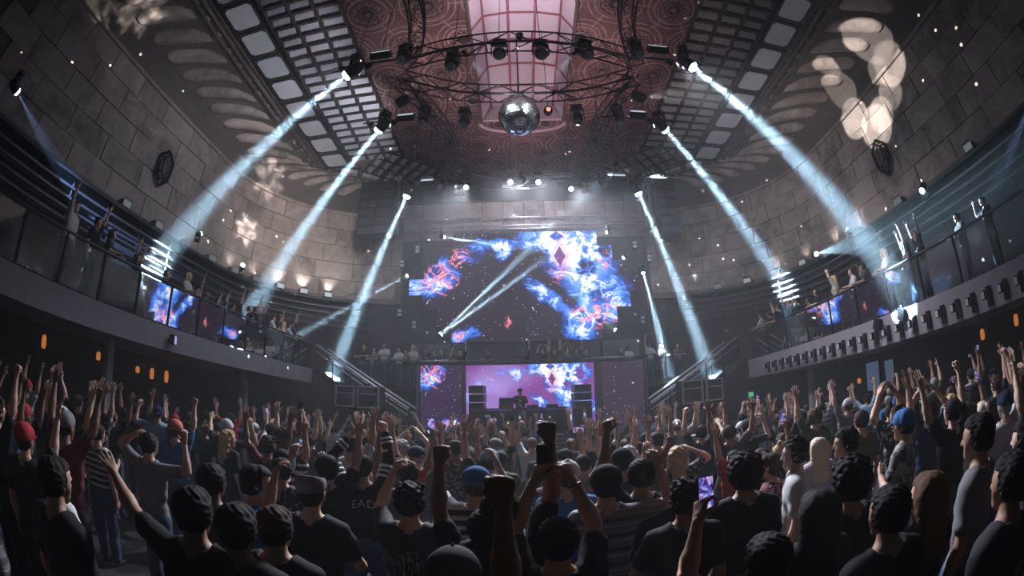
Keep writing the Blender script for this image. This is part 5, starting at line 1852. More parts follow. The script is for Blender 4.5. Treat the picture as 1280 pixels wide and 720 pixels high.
def mkcap(name, brim, back=False):
    P_ = [((0, -.020, .040), (0, .008, .042), .111, .101, .02)]
    V, Q = field(P_, .008, cut=lambda X, Y, Z: .02 - Z + Y * .12)
    parts = [(V, Q, 0)]
    if brim:
        s = -1 if back else 1
        Vb, Qb = field([((-.04, s * .10, .030), (.04, s * .10, .030), .012, .012, .02), ((-.035, s * .15, .018), (.035, s * .15, .018), .008, .008, .03), ((-.05, s * .125, .022), (.05, s * .125, .022), .009, .009, .03)], .0062)
        parts.append((Vb, Qb, 0))
    V3, Q3 = field([((0, -.01, .152), (0, -.01, .154), .009, .009, .005)], .005)
    parts.append((V3, Q3, 0))
    HAIR[name] = np_mesh('headgear_' + name.replace(' ', '_'), parts, [CL['black']])


mkcap('cap', True)
mkcap('backward cap', True, True)
V, Q = field([((0, -.02, .04), (0, .01, .045), .103, .097, .02), ((0, -.03, .13), (0, -.03, .135), .02, .02, .02)], .009, cut=lambda X, Y, Z: .012 - Z + Y * .2, noise=ngrid(160, .0015))
HAIR['beanie'] = np_mesh('headgear_beanie', [(V, Q, 0)], [CL['black']])
V, Q = field([((0, -.03, .07), (0, .03, .06), .102, .09, .02), ((0, .08, .035), (0, .11, .022), .055, .03, .02, 1.0)], .008, cut=lambda X, Y, Z: np.maximum(.022 - Z + Y * .1, Z - .115 + Y * .2))
HAIR['flat cap'] = np_mesh('headgear_flat_cap', [(V, Q, 0)], [CL['black']])
hb1 = MB().lathe([(.108, .03), (.165, .024), (.17, .030), (.112, .040), (.108, .09), (.09, .135), (.04, .148), (.002, .149)], 20)
HAIR['brimmed hat'] = hb1.mesh('headgear_brimmed_hat', True)
HAIR['brimmed hat'].materials.append(CL['black'])
HEADGEAR = ('cap', 'backward cap', 'beanie', 'flat cap', 'brimmed hat')

PHONE_B = MB().box((0, 0, 0), (.076, .010, .158), bev=.004).mesh('phone_body')
PHONE_S = MB().box((0, 0, 0), (.068, .002, .148)).mesh('phone_screen')
PHONE_L = MB().lathe([(.007, 0), (.006, .0015)], 10).mesh('camera_lens')


def phone_mat(i):
    m = bpy.data.materials.new('phone picture %d' % i)
    m.use_nodes = True
    n, l = nt(m)
    n.remove(n['Principled BSDF'])
    g = G(m)
    oi = n.new('ShaderNodeObjectInfo')
    q = n.new('ShaderNodeVectorMath')
    q.operation = 'ADD'
    l.new(g.obj(), q.inputs[0])
    q.inputs[1].default_value = (i * 1.3, i * 2.1, i * .7)
    nz = g.noise(q.outputs[0], 26, 3, 0.6, 0.6)
    n2 = g.noise(q.outputs[0], 34, 2)
    col = g.ramp(nz, [(0.36, (0.01, 0.01, 0.03)), (0.47, (0.12, 0.06, 0.45)), (0.56, (0.3, 0.4, 0.95)), (0.68, (0.9, 0.85, 1.0))])
    col = g.mix(g.step(n2, 0.56, 0.64), col, (0.9, 0.2, 0.5))
    e = n.new('ShaderNodeEmission')
    l.new(col, e.inputs[0])
    e.inputs[1].default_value = 0.8
    l.new(e.outputs[0], n['Material Output'].inputs[0])
    return m


PHM = [phone_mat(i) for i in range(4)]
PHDARK = mat('black glass phone back', (0.01, 0.01, 0.012), 0.15, 0, 0.1, 4)
rp = random.Random(21)


def phone(label, loc, rotM, lit=True, flip=False, grp='phones held up in the crowd'):
    t = thing('phone', label, 'phone', loc, 0, grp)
    t.rotation_mode = 'QUATERNION'
    t.rotation_quaternion = rotM.to_quaternion()
    link('body', PHONE_B, PHDARK, t)
    s = -1
    link('screen', PHONE_S, PHM[rp.randrange(4)] if lit else PHDARK, t, (0, s * .0058, 0))
    link('camera_lens', PHONE_L, DULL, t, (.024, .005, .062), (R(-90), 0, 0))
    return t


def put(o, m):
    o.material_slots[0].link = 'OBJECT'
    o.material_slots[0].material = m


def hue(m):
    return m


NPEOPLE = [0]


def person(f, x, y, z=0.0, yaw=0.0, h=1.75, top='black', legs='denim', sk=0, hair='short', hc='black', hat=None, hatc='black', label=None, grp=None, sink=0.0):
    """A person: the body mesh is the thing, clothing and hair are its parts."""
    k = h / 1.75
    o = bpy.data.objects.new('person', f.mesh)
    COL.objects.link(o)
    put(o, SKINS[sk])
    o.location, o.rotation_euler, o.scale = (x, y, z), (0, 0, yaw), (k, k, k)
    tag(o, label, 'person', grp)
    c = link('shirt', f.shirt, None, o)
    put(c, CL[top])
    c = link('trousers', f.pants, None, o)
    put(c, CL[legs])
    if hair:
        c = bpy.data.objects.new('hair', HAIR[hair])
        COL.objects.link(c)
        put(c, HAIRC[hc])
        c.matrix_local = f.head
        c.parent = o
        c.matrix_parent_inverse = Matrix.Identity(4)
    if hat:
        c = bpy.data.objects.new(hat.split()[-1] if hat != 'flat cap' else 'flat_cap', HAIR[hat])
        COL.objects.link(c)
        put(c, CL[hatc])
        c.matrix_local = f.head
        c.parent = o
    NPEOPLE[0] += 1
    return o


def hold(o, f, which, lit=True, label='', sideways=False, grp='phones held up in the crowd', face=(0, -1, 0)):
    """Give the person a phone in a hand, screen turned back to the holder."""
    p, x, y, z = f.hands[which]
    Mo = o.matrix_basis
    pos = Mo @ Vector(p)
    yaw = o.rotation_euler.z
    M = Matrix.Rotation(yaw, 3, 'Z') @ Matrix.Rotation(R(-8), 3, 'X')
    if sideways:
        M = M @ Matrix.Rotation(R(90), 3, 'Y')
    return phone(label, pos + Vector((0, 0, .05 * (0 if sideways else 1))), M, lit, grp=grp)

# ================================================================== who stands where
patterned('black with white print', lambda g: g.mix(g.m('MULTIPLY', g.step(g.noise(g.obj(), 16, 2, 0.5, 0.8), 0.5, 0.53), g.m('MULTIPLY', g.step(g.m('ABSOLUTE', g.xyz(g.obj())[0]), 0.10, 0.12, 1, 0), g.step(g.m('ABSOLUTE', g.m('SUBTRACT', g.xyz(g.obj())[2], 1.2)), 0.15, 0.17, 1, 0))), (0.012, 0.012, 0.014), (0.65, 0.65, 0.66)))
NAMED = []
CROWD = []                                       # taken floor points


def stand(px, py, h, f, yaw=0.0, **k):
    """Someone on the dance floor whose head is seen in that direction."""
    h *= 1.04
    p = at(px, py, z=HZ0 / 1.75 * h)
    NAMED.append((math.atan2(p.x, p.y), math.hypot(p.x, p.y)))
    base = -math.atan2(p.x - CX, 22 - p.y)
    off = Matrix.Rotation(base + R(yaw), 3, 'Z') @ Vector((0, .01, 0))
    o = person(f, p.x - off.x, p.y - off.y, 0, base + R(yaw), h, **k)
    CROWD.append((p.x, p.y))
    return o


LS = dict(sleeves=1.9)
# --- front rows, one by one
o = stand(390, 617, 1.74, fig('down', 'chest'), hat='flat cap', hatc='grey', hair='buzzed', hc='dark brown', top='black', label='man in a grey flat cap and black t-shirt, left of the lettered jacket')
stand(352, 588, 1.70, fig('down', 'bent', (25, 0)), hair='short', hc='black', top='dark spotted', sk=2, label='person in a dark speckled shirt left of and behind the grey flat cap')
JK = fig('clap', 'phonehi', **LS)
jk = stand(453, 584, 1.78, JK, yaw=12, hair='buzzed', hc='dark brown', top='black', sk=1, label='man in a black varsity jacket with white lettering on the back and striped raised sleeves')
stand(513, 628, 1.72, fig('phone', 'down'), hair='tousled', hc='black', top='black slogan', sk=0, label='person with big black hair and faded printed slogan t-shirt raising a left hand')
sel = stand(511, 592, 1.74, fig('down', 'phonehi'), hair='short', hc='dark brown', top='grey', sk=3, label='person in grey filming with a pale arm stretched high, behind the big black hair')
stand(608, 662, 1.70, fig('fist', 'down'), hair='short', hc='black', top='black', sk=2, label='dark shirted person with a fist raised high beside the pale filming arm')
stand(595, 606, 1.76, fig('forward', 'phone'), yaw=8, hat='backward cap', hatc='blue', hair='short', hc='brown', top='black and white striped', sk=0, label='man in a blue cap and black and white striped shirt with arms forward')
stand(612, 577, 1.76, fig('up', 'down'), hat='beanie', hatc='light blue', hair='short', hc='brown', top='charcoal', sk=0, label='person in a light blue beanie just behind the blue cap')
stand(568, 722, 1.66, fig('down', 'down'), hat='cap', hatc='charcoal', hair='buzzed', hc='black', top='charcoal', sk=2, label='person in a charcoal cap cut off by the bottom edge of the picture')
# very near raised bare arm
o = person(fig('down', 'fist'), -0.30, 1.20, 0, R(3), 1.76, top='black', legs='black', hair='short', hc='black', sk=2, label='person nearest the camera whose thick bare arm and fist rise at bottom centre')
CROWD.append((-0.30, 1.20))
stand(626, 640, 1.80, fig('down', 'fist'), hair='short', hc='black', top='black', sk=4, label='person raising a dark fist straight up in front of the performer')
ph1 = stand(697, 676, 1.70, fig('phonemid', 'phonemid'), yaw=0, hair='short', hc='black', top='black', sk=1, label='person holding a black phone up in both hands with a bracelet on the right wrist')
stand(757, 606, 1.78, fig('chest', 'bent'), hat='cap', hatc='black', hair='short', hc='black', top='grey striped', sk=0, label='big person in a black cap and grey striped t-shirt with one elbow raised')
stand(801, 594, 1.80, fig('phonehi', 'down'), hair='short', hc='black', top='black', sk=2, label='black haired man in a black jacket filming with his left arm stretched up')
stand(777, 578, 1.76, fig('down', 'down'), hat='backward cap', hatc='black', hair='buzzed', hc='black', top='charcoal', sk=1, label='person in a black cap with a small white mark, ahead of the striped t-shirt')
stand(846, 570, 1.68, fig('bent', 'head', female=True), hair='long wavy', hc='blonde', top='dark spotted', sk=3, label='blonde wavy haired woman with one hand on her head right of centre')
stand(876, 541, 1.78, fig('phonehi', 'phonehi'), hair='short', hc='black', top='black', sk=0, label='person filming with a phone held sideways in both raised hands by the right loudspeakers')
stand(930, 592, 1.80, fig('down', 'down'), hair='curly', hc='black', top='black', sk=1, label='man with a big dark curly head in black, right of the lit phone')
stand(856, 625, 1.72, fig('chest', 'down'), hair='tousled', hc='black', top='black', sk=2, label='dark haired person in black standing left of the lit phone')
lp = stand(958, 700, 1.66, fig('phone', 'chest'), yaw=0, hair='short', hc='black', top='black', sk=2, label='dark person holding a lit phone at chest height on the right of centre')
stand(993, 567, 1.79, fig('down', 'chest'), yaw=62, hair='tousled', hc='dark brown', top='white', sk=3, label='young man in a white t-shirt turned left with tousled dark hair')
stand(1057, 553, 1.80, fig('down', 'down'), yaw=58, hair='short', hc='black', top='cream', sk=1, label='man with short black hair and cream t-shirt turned left behind the white t-shirt')
stand(1129, 532, 1.80, fig('chest', 'upwide'), yaw=30, hat='cap', hatc='blue', hair='short', hc='black', top='camouflage', sk=1, label='man in a bright blue cap and camouflage jacket on the right')
stand(1060, 508, 1.80, fig('up', 'down'), hat='beanie', hatc='white', hair='short', hc='brown', top='grey', sk=3, label='person in a white glowing woolly hat on the right')
stand(1062, 602, 1.76, fig('down', 'down'), hair='curly', hc='black', top='black', legs='black', sk=4, label='black haired dark silhouette in front of the cream t-shirt')
stand(1020, 640, 1.70, fig('down', 'down', female=True), hair='long straight', hc='black', top='black', legs='black', sk=2, label='long black haired dark silhouette in front of the white t-shirt')
stand(1158, 618, 1.68, fig('down', 'chest', female=True), hair='long straight', hc='brown', top='black', legs='black', sk=0, label='woman with long brown hair seen from behind at lower right')
stand(1222, 545, 1.84, fig('down', 'down'), yaw=20, hair='short', hc='black', top='grey', sk=2, label='tall man in a grey t-shirt at the right side of the crowd')
stand(1190, 515, 1.78, fig('upwide', 'fist'), hair='short', hc='black', top='black', sk=0, label='person in black raising two pale bare arms beside the tall grey t-shirt')
stand(1262, 600, 1.75, fig('down', 'down'), hair='short', hc='black', top='charcoal', sk=2, label='dark person in a charcoal top at the far lower right edge')
stand(962, 582, 1.66, fig('down', 'chest', female=True), yaw=50, hair='tied back', hc='dark brown', top='red patterned', sk=0, label='woman in a red patterned top left of the white t-shirt')
stand(1018, 522, 1.80, fig('up', 'down'), hair='curly', hc='brown', top='olive', sk=0, label='curly brown haired person behind the white t-shirt')
stand(1076, 526, 1.78, fig('down', 'down'), hair='short', hc='dark brown', top='olive', sk=1, label='dark brown haired person in olive behind the cream t-shirt')
stand(1022, 560, 1.64, fig('down', 'down', female=True), hair='long straight', hc='pale', top='pale lilac', sk=3, label='woman with long pale hair between the white and cream t-shirts')
stand(220, 538, 1.78, fig('down', 'fist'), hat='backward cap', hatc='coral', hair='short', hc='brown', top='blue', sk=0, label='person in a coral cap and blue t-shirt raising a fist on the left')
stand(286, 548, 1.74, fig('down', 'down', (-40, 0), female=True), yaw=-30, hair='long wavy', hc='blonde', top='black', sk=3, label='woman with long wavy blonde hair in black on the left')
stand(187, 556, 1.74, fig('head', 'bent'), hair='short', hc='black', top='grey', sk=1, label='person in a grey t-shirt with a hand to the head left of the coral cap')
stand(168, 512, 1.78, fig('upwide', 'upwide'), hair='short', hc='black', top='black', sk=2, label='person in black with both arms thrown up at far left')
stand(243, 640, 1.78, fig('lean', 'down'), yaw=10, hair='short', hc='black', top='black', legs='black', sk=2, label='dark person at lower left stretching a long bare arm out toward the left')
stand(266, 602, 1.76, fig('down', 'chest'), hair='short', hc='black', top='charcoal', legs='black', sk=4, label='dark person in charcoal in front of the blonde woman')
stand(298, 660, 1.74, fig('down', 'down'), hair='short', hc='black', top='black', legs='black', sk=4, label='dark short haired silhouette at the lower left beside the grey flat cap')
stand(322, 604, 1.78, fig('down', 'bent'), yaw=-62, hair='short', hc='black', top='blue', sk=1, label='bearded looking man in a blue t-shirt turned right, left of the grey flat cap')
stand(410, 588, 1.74, fig('bent', 'up'), hat='cap', hatc='black', hair='short', hc='black', top='black', sk=0, label='person in a black cap with a bent pale arm behind the grey flat cap')
stand(70, 600, 1.75, fig('down', 'down'), hair='short', hc='black', top='black', legs='black', sk=2, label='dark silhouette at the lower left corner of the crowd')
stand(345, 660, 1.70, fig('down', 'down'), hair='short', hc='dark brown', top='black', legs='black', sk=1, label='dark person just left of and nearer than the grey flat cap')
stand(1110, 640, 1.72, fig('down', 'down'), hair='short', hc='black', top='black', legs='black', sk=2, label='short black haired silhouette left of the woman with long brown hair')

jk_shirt = next(c for c in jk.children if c.name.startswith('shirt'))
# lettering and sleeve stripes of the varsity jacket
WHITEC = mat('white felt lettering', (0.62, 0.62, 0.64), 0.8, 0, 0.1, 20)
tcu = bpy.data.curves.new('lettering', 'FONT')
tcu.body, tcu.size, tcu.align_x, tcu.extrude = 'DEADM', 0.105, 'CENTER', 0.0
tcu.space_character = 1.12
to = bpy.data.objects.new('lettering_source', tcu)
COL.objects.link(to)
dg = bpy.context.evaluated_depsgraph_get()
tme = bpy.data.meshes.new_from_object(to.evaluated_get(dg))
bpy.data.objects.remove(to)
bvh = BVHTree.FromPolygons([v.co for v in JK.shirt.vertices], [tuple(p.vertices) for p in JK.shirt.polygons])
bm = bmesh.new()
bm.from_mesh(tme)
bmesh.ops.triangulate(bm, faces=bm.faces[:])
bmesh.ops.subdivide_edges(bm, edges=[e for e in bm.edges if e.calc_length() > .03], cuts=2)
for v in bm.verts:
    x, z = v.co.x, 1.245 + v.co.y + .055 * (1 - (v.co.x / .17) ** 2)
    hit = bvh.ray_cast(Vector((x, -1, z)), Vector((0, 1, 0)))
    v.co = Vector((x, (hit[0].y if hit[0] else -.12) - .006, z))
bm.to_mesh(tme)
bm.free()
link('lettering', tme, WHITEC, jk_shirt)
for s, A in ((-1, arm(-1, 'clap')), (1, arm(1, 'phonehi'))):
    ud, fd = nrm(A[0]), nrm(A[1])
    up = max(0, ud[2])
    sh = np.array((s * (.185 - .02 * up), -.01 + .02 * up, 1.415 + .055 * up))
    el = sh + ud * .285
    for q, c, r_ in ((.10, ud, .080), (.15, ud, .078), (.20, ud, .076), (.16, fd, .060), (.20, fd, .056)):
        c0 = sh if c is ud else el
        b = MB().lathe([(r_, -.011), (r_, .011), (r_ - .012, .011), (r_ - .012, -.011)], 14, M=Vector(c).to_track_quat('Z', 'Y').to_matrix().to_4x4())
        b.build('sleeve_stripe', WHITEC, jk_shirt, True, loc=Vector(c0 + c * q))
# white mark on the black cap, bracelets
for o_, fg, wh in ((ph1, fig('phonemid', 'phonemid'), 'R'),):
    p, x, y, z = fg.hands[wh]
    c = Vector(p - z * .115 - y * .03)
    b = MB().tube([c + Vector(x) * .036 * math.cos(a) + Vector(y) * .036 * math.sin(a) for a in [2 * PI * k / 14 for k in range(14)]], .007, 6, True)
    br = b.build('bracelet', DSTEEL, o_, True)
PG = 'phones held up in the crowd'
hold(sel, fig('down', 'phonehi'), 'R', True, 'lit phone at the top of the pale stretched arm left of centre')
hold(ph1, fig('phonemid', 'phonemid'), 'L', False, 'big black phone held up in front of the performer at picture centre')
hold(lp, fig('phone', 'chest'), 'L', True, 'lit phone held low by a dark person right of centre')

# --- the packed crowd behind them
rc = random.Random(77)
POSES = [(('down', 'down'), 'arms down', 6), (('up', 'down'), 'left hand raised', 2), (('down', 'up'), 'right hand raised', 2), (('up', 'upwide'), 'both hands up', 3), (('upwide', 'up'), 'arms wide up', 2), (('down', 'point'), 'right finger pointing up', 1),
         (('horns', 'down'), 'left hand making horns', 1), (('down', 'fist'), 'right fist raised', 2), (('phonehi', 'phonehi'), 'filming two-handed', 2), (('down', 'phonehi'), 'filming one-handed', 2), (('clap', 'clap'), 'hands together overhead', 1), (('forward', 'bent'), 'hands reaching forward', 1), (('bent', 'down'), 'left forearm raised', 1), (('upv', 'upv'), 'two victory signs up', 1)]
PW = [p for p in POSES for _ in range(p[2])]
FEM = [(('down', 'down'), 'arms down', 3), (('up', 'down'), 'left hand raised', 1), (('upwide', 'up'), 'arms wide up', 1), (('down', 'phonehi'), 'filming one-handed', 1)]
FW = [p for p in FEM for _ in range(p[2])]
TOPS = ['black'] * 7 + ['charcoal'] * 3 + ['navy', 'grey', 'white', 'white', 'blue', 'light blue', 'red', 'olive', 'maroon', 'cream', 'grey striped', 'dark spotted', 'black and white striped']
USED = set()
tries = 0
while tries < 9000 and len(CROWD) < 262:
    tries += 1
    x, y = rc.uniform(-8.3, 9.2), rc.uniform(0.5, 14.4)
    r = math.hypot(x, y)
    if r < 2.1 or (abs(x) > 7.5 and y < 1.6) or (abs(x - CX) > 5.2 and y > 14.0):
        continue
    gap = .60 if r < 6 else .78 if r < 9 else .95
    if any((x - a) ** 2 + (y - b) ** 2 < gap * gap for a, b in CROWD):
        continue
    az = math.atan2(x, y)
    if any(r < rr and abs(az - a) * r < .40 for a, rr in NAMED):
        continue
    CROWD.append((x, y))
    fem = rc.random() < .25
    (pl_, pr_), ptxt, _ = rc.choice(FW if fem else PW)
    if r < 4.2 and rc.random() < .6:
        (pl_, pr_), ptxt = ('down', 'down'), 'arms down'
    tp = rc.choice(TOPS)
    hat = rc.choice(['cap', 'backward cap', 'beanie', None, None, None, None, None, None]) if not fem else None
    hair = rc.choice(['long straight', 'long wavy', 'tied back', 'bun']) if fem else ('buzzed' if hat else rc.choice(['short', 'short', 'tousled', 'curly', 'buzzed']))
    hc = rc.choice(['black', 'black', 'black', 'dark brown', 'dark brown', 'brown'] + (['blonde', 'pale'] if fem else ['grey']))
    hatc = rc.choice(['black', 'charcoal', 'navy', 'white', 'red', 'grey'])
    side = 'far left' if x < -5 else 'left' if x < -1.8 else 'centre' if x < 2.4 else 'right' if x < 5.8 else 'far right'
    dist = 'near crowd' if r < 5.5 else 'middle crowd' if r < 9.5 else 'crowd by the stage'
    look = ('%s %s' % (hatc, hat) if hat else '%s %s hair' % (hair, hc))
    mk = lambda tp: '%s, %s top, %s, %s %s' % (look, {'black and white striped': 'striped', 'dark spotted': 'spotted'}.get(tp, tp), ptxt, side, dist)
    for q in TOPS[::-1]:
        if mk(tp) not in USED:
            break
        tp = q
    USED.add(mk(tp))
    base = -math.atan2(x - CX, 22 - y)
    f = fig(pl_, pr_, (rc.choice((0, 0, 0)), 0), female=fem)
    o = person(f, x, y, 0, base + R(rc.gauss(0, 14)), rc.uniform(1.60, 1.74) if fem else rc.uniform(1.70, 1.90), top=tp, legs=rc.choice(['denim', 'black', 'charcoal']), sk=rc.choice((0, 0, 1, 1, 2, 3, 4, 5)), hair=hair, hc=hc, hat=hat, hatc=hatc,
               label='%s, %s top, %s, %s %s' % (look, {'black and white striped': 'striped', 'dark spotted': 'spotted'}.get(tp, tp), ptxt, side, dist), grp='crowd on the dance floor')
    if 'phonehi' in (pl_, pr_):
        hold(o, f, 'R' if pr_ == 'phonehi' else 'L', rc.random() < .75, 'phone held up by %s, %s top, %s %s' % (look, {'black and white striped': 'striped', 'dark spotted': 'spotted'}.get(tp, tp), side, dist), sideways=rc.random() < .35)

# --- people on the balconies and the mezzanine, most of them looking at the stage or the dance floor
YUSED_L, YUSED_R = [], []


def spare(used, y, d=.5):
    y = min(y, 16.5)
    while any(abs(y - q) < .36 and abs(d - e) < .5 for q, e in used):
        y -= .06
    used.append((y, d))
    return y


BAL = [  # head px, py, depth behind the rail, yaw, left arm, right arm, female, top, hair, hair colour, extra words
    (97, 252, .5, -70, 'down', 'fist', 0, 'white', 'short', 'black', 'in a white shirt, arm raised, at the near end'),
    (124, 274, .6, -60, 'up', 'down', 0, 'black', 'short', 'black', 'in black with one arm raised behind the white shirt'),
    (141, 293, .5, -50, 'rail', 'rail', 1, 'charcoal', 'long straight', 'dark brown', 'in charcoal leaning on the near rail'),
    (172, 322, .6, -60, 'upwide', 'up', 1, 'black', 'long straight', 'black', 'in black with both arms up above the first lit pane'),
    (208, 343, .7, -60, 'rail', 'rail', 0, 'black', 'short', 'black', 'in black behind the pink picture pane'),
    (236, 346, .45, -75, 'rail', 'rail', 1, 'cream', 'long wavy', 'blonde', 'blonde, in a cream dress, both hands on the rail'),
    (258, 368, .5, -60, 'rail', 'rail', 1, 'grey', 'long straight', 'brown', 'in grey leaning on the rail right of the cream dress'),
    (272, 376, .8, -50, 'down', 'bent', 0, 'black', 'short', 'black', 'in black, second right of the cream dress'),
    (291, 383, .5, -60, 'rail', 'rail', 0, 'charcoal', 'short', 'dark brown', 'in charcoal leaning low, third right of the cream dress'),
    (322, 388, .7, -50, 'down', 'phone', 0, 'grey', 'short', 'black', 'in a grey shirt under the second light beam'),
    (332, 392, .5, -60, 'up', 'down', 1, 'black', 'tied back', 'dark brown', 'in black with a raised hand under the second light beam'),
    (341, 398, .6, -50, 'rail', 'rail', 0, 'white', 'short', 'black', 'in white under the second light beam'),
    (361, 408, .5, -40, 'rail', 'rail', 0, 'light blue', 'short', 'dark brown', 'in light blue near the stairs'),
    (374, 405, .7, -50, 'fist', 'up', 0, 'black', 'short', 'black', 'in black with arms up near the stairs'),
    (386, 413, .6, -30, 'rail', 'rail', 0, 'navy', 'short', 'black', 'in navy at the stair end'),
    (398, 417, .8, -40, 'down', 'down', 1, 'black', 'long straight', 'black', 'in black at the stair end')]
BAL += [(px, py, 1.25, -50, a, b_, fm, tp, hr, hc, 'in second row, ' + txt) for px, py, a, b_, fm, tp, hr, hc, txt in (
    (250, 356, 'up', 'down', 0, 'grey', 'short', 'black', 'behind the cream dress'), (282, 372, 'bent', 'bent', 0, 'white', 'short', 'dark brown', 'white top, left of the second beam'), (300, 378, 'up', 'up', 1, 'black', 'long wavy', 'brown', 'wavy brown hair and both arms up'),
    (312, 384, 'phone', 'phone', 0, 'navy', 'short', 'black', 'navy top, arms bent up'), (350, 397, 'down', 'fist', 0, 'charcoal', 'curly', 'black', 'curly hair and a raised fist'), (368, 402, 'rail', 'rail', 1, 'cream', 'long straight', 'blonde', 'blonde in a cream top'),
    (404, 412, 'rail', 'bent', 0, 'white', 'short', 'black', 'white top at the stair end'))]
for px, py, dp_, yw, a, b_, fm, tp, hr, hc, txt in BAL:
    p = at(px, py, x=RAIL_L - dp_)
    hd = max(1.5, min(1.92, (p.z - ZL1) / HZ0 * 1.75))
    yy = spare(YUSED_L, p.y, dp_)
    person(fig(a, b_, female=bool(fm)), p.x, yy, ZL1, R(yw), hd, top=tp, sk=(px * 7) % 4, hair=hr, hc=hc, label='person on the left balcony ' + txt, grp='people on the left balcony')
BAR = [(1228, 252, .6, 60, 'down', 'bent', 0, 'black', 'short', 'black', 'in black at the dark near end'),
       (1196, 272, .6, 60, 'rail', 'rail', 0, 'charcoal', 'short', 'black', 'in charcoal near the dark end'),
       (1146, 296, .6, 60, 'upv', 'up', 1, 'black', 'long straight', 'black', 'in black with both arms up in the flat beam'),
       (1130, 305, .8, 50, 'up', 'fist', 1, 'grey', 'long straight', 'dark brown', 'in grey with arms up in the flat beam'),
       (1104, 316, .6, 60, 'rail', 'rail', 1, 'white', 'long wavy', 'pale', 'pale haired in white in the flat beam'),
       (1078, 334, .6, 50, 'rail', 'bent', 0, 'charcoal', 'short', 'black', 'in charcoal left of the flat beam'),
       (1064, 340, .5, 60, 'rail', 'rail', 0, 'white', 'short', 'dark brown', 'in white above the pink picture pane'),
       (1041, 345, .5, 40, 'clap', 'clap', 1, 'cream', 'long straight', 'blonde', 'in cream with hands overhead above the pink picture pane'),
       (1020, 365, .5, 60, 'rail', 'rail', 1, 'black', 'long straight', 'black', 'in black leaning left of the pink picture pane'),
       (1010, 376, .6, 50, 'rail', 'rail', 0, 'grey', 'short', 'black', 'in grey leaning on the rail by a post'),
       (983, 376, .6, -160, 'upwide', 'upwide', 0, 'light blue', 'short', 'dark brown', 'in light blue with back turned and both arms up'),
       (962, 393, .6, 40, 'down', 'down', 0, 'black', 'short', 'black', 'in black near the stairs'),
       (945, 398, .6, 40, 'rail', 'rail', 0, 'white', 'short', 'brown', 'in white near the stairs'),
       (933, 402, .7, 50, 'rail', 'bent', 1, 'black', 'bun', 'black', 'with a bun near the stairs'),
       (912, 408, .6, 30, 'bent', 'rail', 0, 'navy', 'short', 'black', 'in navy at the stair end'),
       (901, 412, .9, 30, 'down', 'down', 0, 'charcoal', 'short', 'black', 'in charcoal at the stair end')]
for px, py, dp_, yw, a, b_, fm, tp, hr, hc, txt in BAR:
    p = at(px, py, x=RAIL_R + dp_)
    hd = max(1.5, min(1.92, (p.z - ZR1) / HZ0 * 1.75))
    yy = spare(YUSED_R, p.y, dp_)
    person(fig(a, b_, female=bool(fm)), p.x, yy, ZR1, R(yw), hd, top=tp, sk=(px * 5) % 4, hair=hr, hc=hc, label='person on the right balcony ' + txt, grp='people on the right balcony')
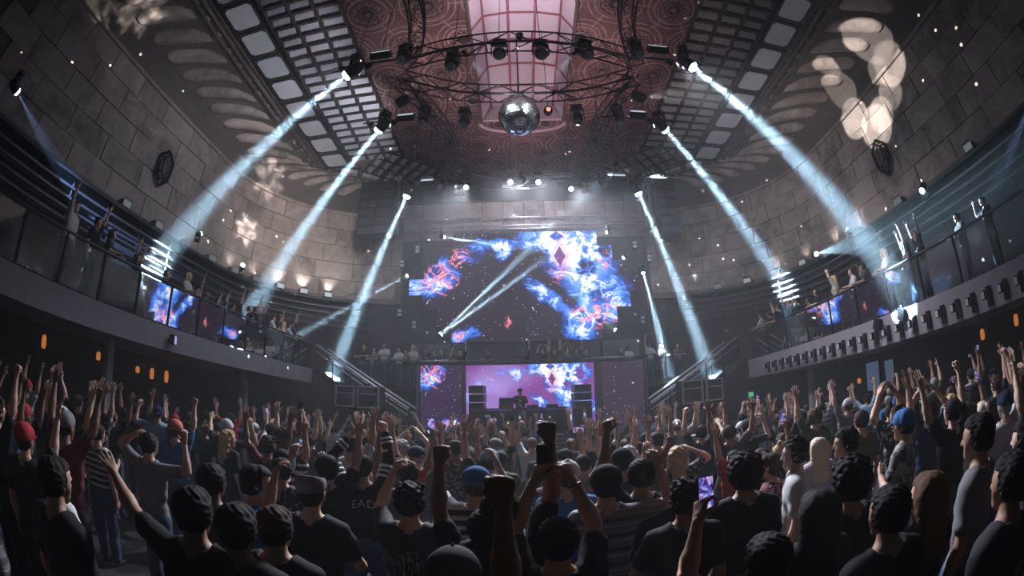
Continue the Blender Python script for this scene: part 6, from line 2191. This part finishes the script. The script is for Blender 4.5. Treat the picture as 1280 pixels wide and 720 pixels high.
MEZ = [(456, 433, 'black', 'short', 'black', 'rail', 'rail', 0), (468, 437, 'grey', 'long straight', 'dark brown', 'rail', 'rail', 1), (481, 432, 'white', 'short', 'black', 'rail', 'rail', 0), (499, 437, 'white', 'tied back', 'black', 'rail', 'rail', 1),
       (508, 440, 'charcoal', 'short', 'black', 'rail', 'bent', 0), (517, 435, 'cream', 'long wavy', 'blonde', 'rail', 'rail', 1), (533, 438, 'black', 'short', 'black', 'phone', 'phone', 0), (544, 440, 'charcoal', 'curly', 'black', 'rail', 'rail', 0), (553, 439, 'navy', 'short', 'dark brown', 'rail', 'rail', 0),
       (576, 440, 'black', 'short', 'black', 'up', 'bent', 0), (610, 438, 'charcoal', 'short', 'black', 'rail', 'rail', 0), (655, 439, 'black', 'long straight', 'black', 'up', 'rail', 1), (678, 438, 'maroon', 'short', 'black', 'phone', 'phone', 0), (693, 439, 'black', 'short', 'dark brown', 'up', 'up', 0),
       (708, 437, 'grey', 'long straight', 'brown', 'clap', 'clap', 1), (720, 438, 'charcoal', 'short', 'black', 'up', 'down', 0), (733, 439, 'black', 'curly', 'black', 'rail', 'rail', 0), (776, 436, 'black', 'short', 'black', 'rail', 'rail', 0), (786, 437, 'white', 'long straight', 'dark brown', 'rail', 'rail', 1),
       (811, 431, 'white', 'short', 'black', 'rail', 'fist', 0), (827, 435, 'charcoal', 'tied back', 'black', 'rail', 'rail', 1), (846, 434, 'grey', 'long straight', 'black', 'rail', 'rail', 1)]
for i, (px, py, tp, hr, hc, a, b_, fm) in enumerate(MEZ):
    p = at(px, py, y=18.2)
    hd = max(1.5, min(1.95, (p.z - 3.3) / HZ0 * 1.75))
    person(fig(a, b_, female=bool(fm)), p.x, p.y, 3.3, R(180 + (0 - p.x) * -3), hd, top=tp, sk=(i * 3) % 4, hair=hr, hc=hc, label='person behind mezzanine rail, %s %s hair, %s top, %s' % (hc, hr, tp, ['leftmost', '2nd from left', '3rd from left', '4th from left', '5th from left', '6th from left', '7th from left', '8th from left', '9th from left', '10th from left', '11th from left', '12th from left', '13th from left', '14th from left', '9th from right', '8th from right', '7th from right', '6th from right', '5th from right', '4th from right', '3rd from right', 'rightmost'][i]), grp='people on the mezzanine')
# the performer
p = at(650, 491, y=16.85)
tag(MB().box((p.x, 16.85, 1.3 + (p.z - HZ0 - 1.3) / 2), (1.6, 0.6, max(.06, p.z - HZ0 - 1.3))).build('performer_riser', DESK), 'low black riser under the performer behind the desk', 'riser')
person(fig('desk', 'desk'), p.x, 16.85, max(1.36, p.z - HZ0), R(180), 1.75, top='black with white print', legs='black', hair='buzzed', hc='black', hat='cap', hatc='black', sk=3, label='performer in a black cap and white printed black t-shirt behind the desk')

# ================================================================== haze that fills the room
hz = bpy.data.materials.new('thin stage haze')
hz.use_nodes = True
n, l = nt(hz)
n.remove(n['Principled BSDF'])
vs_ = n.new('ShaderNodeVolumeScatter')
vs_.inputs['Color'].default_value = (0.93, 0.96, 1.0, 1)
vs_.inputs['Density'].default_value = HAZE
vs_.inputs['Anisotropy'].default_value = 0.25
l.new(vs_.outputs[0], n['Material Output'].inputs['Volume'])
hb = MB().box((CX, 7.7, 6.73), (24.2, 23.2, 13.42)).build('haze', hz)
tag(hb, 'thin bluish stage haze filling the whole hall', 'haze', kind='stuff')
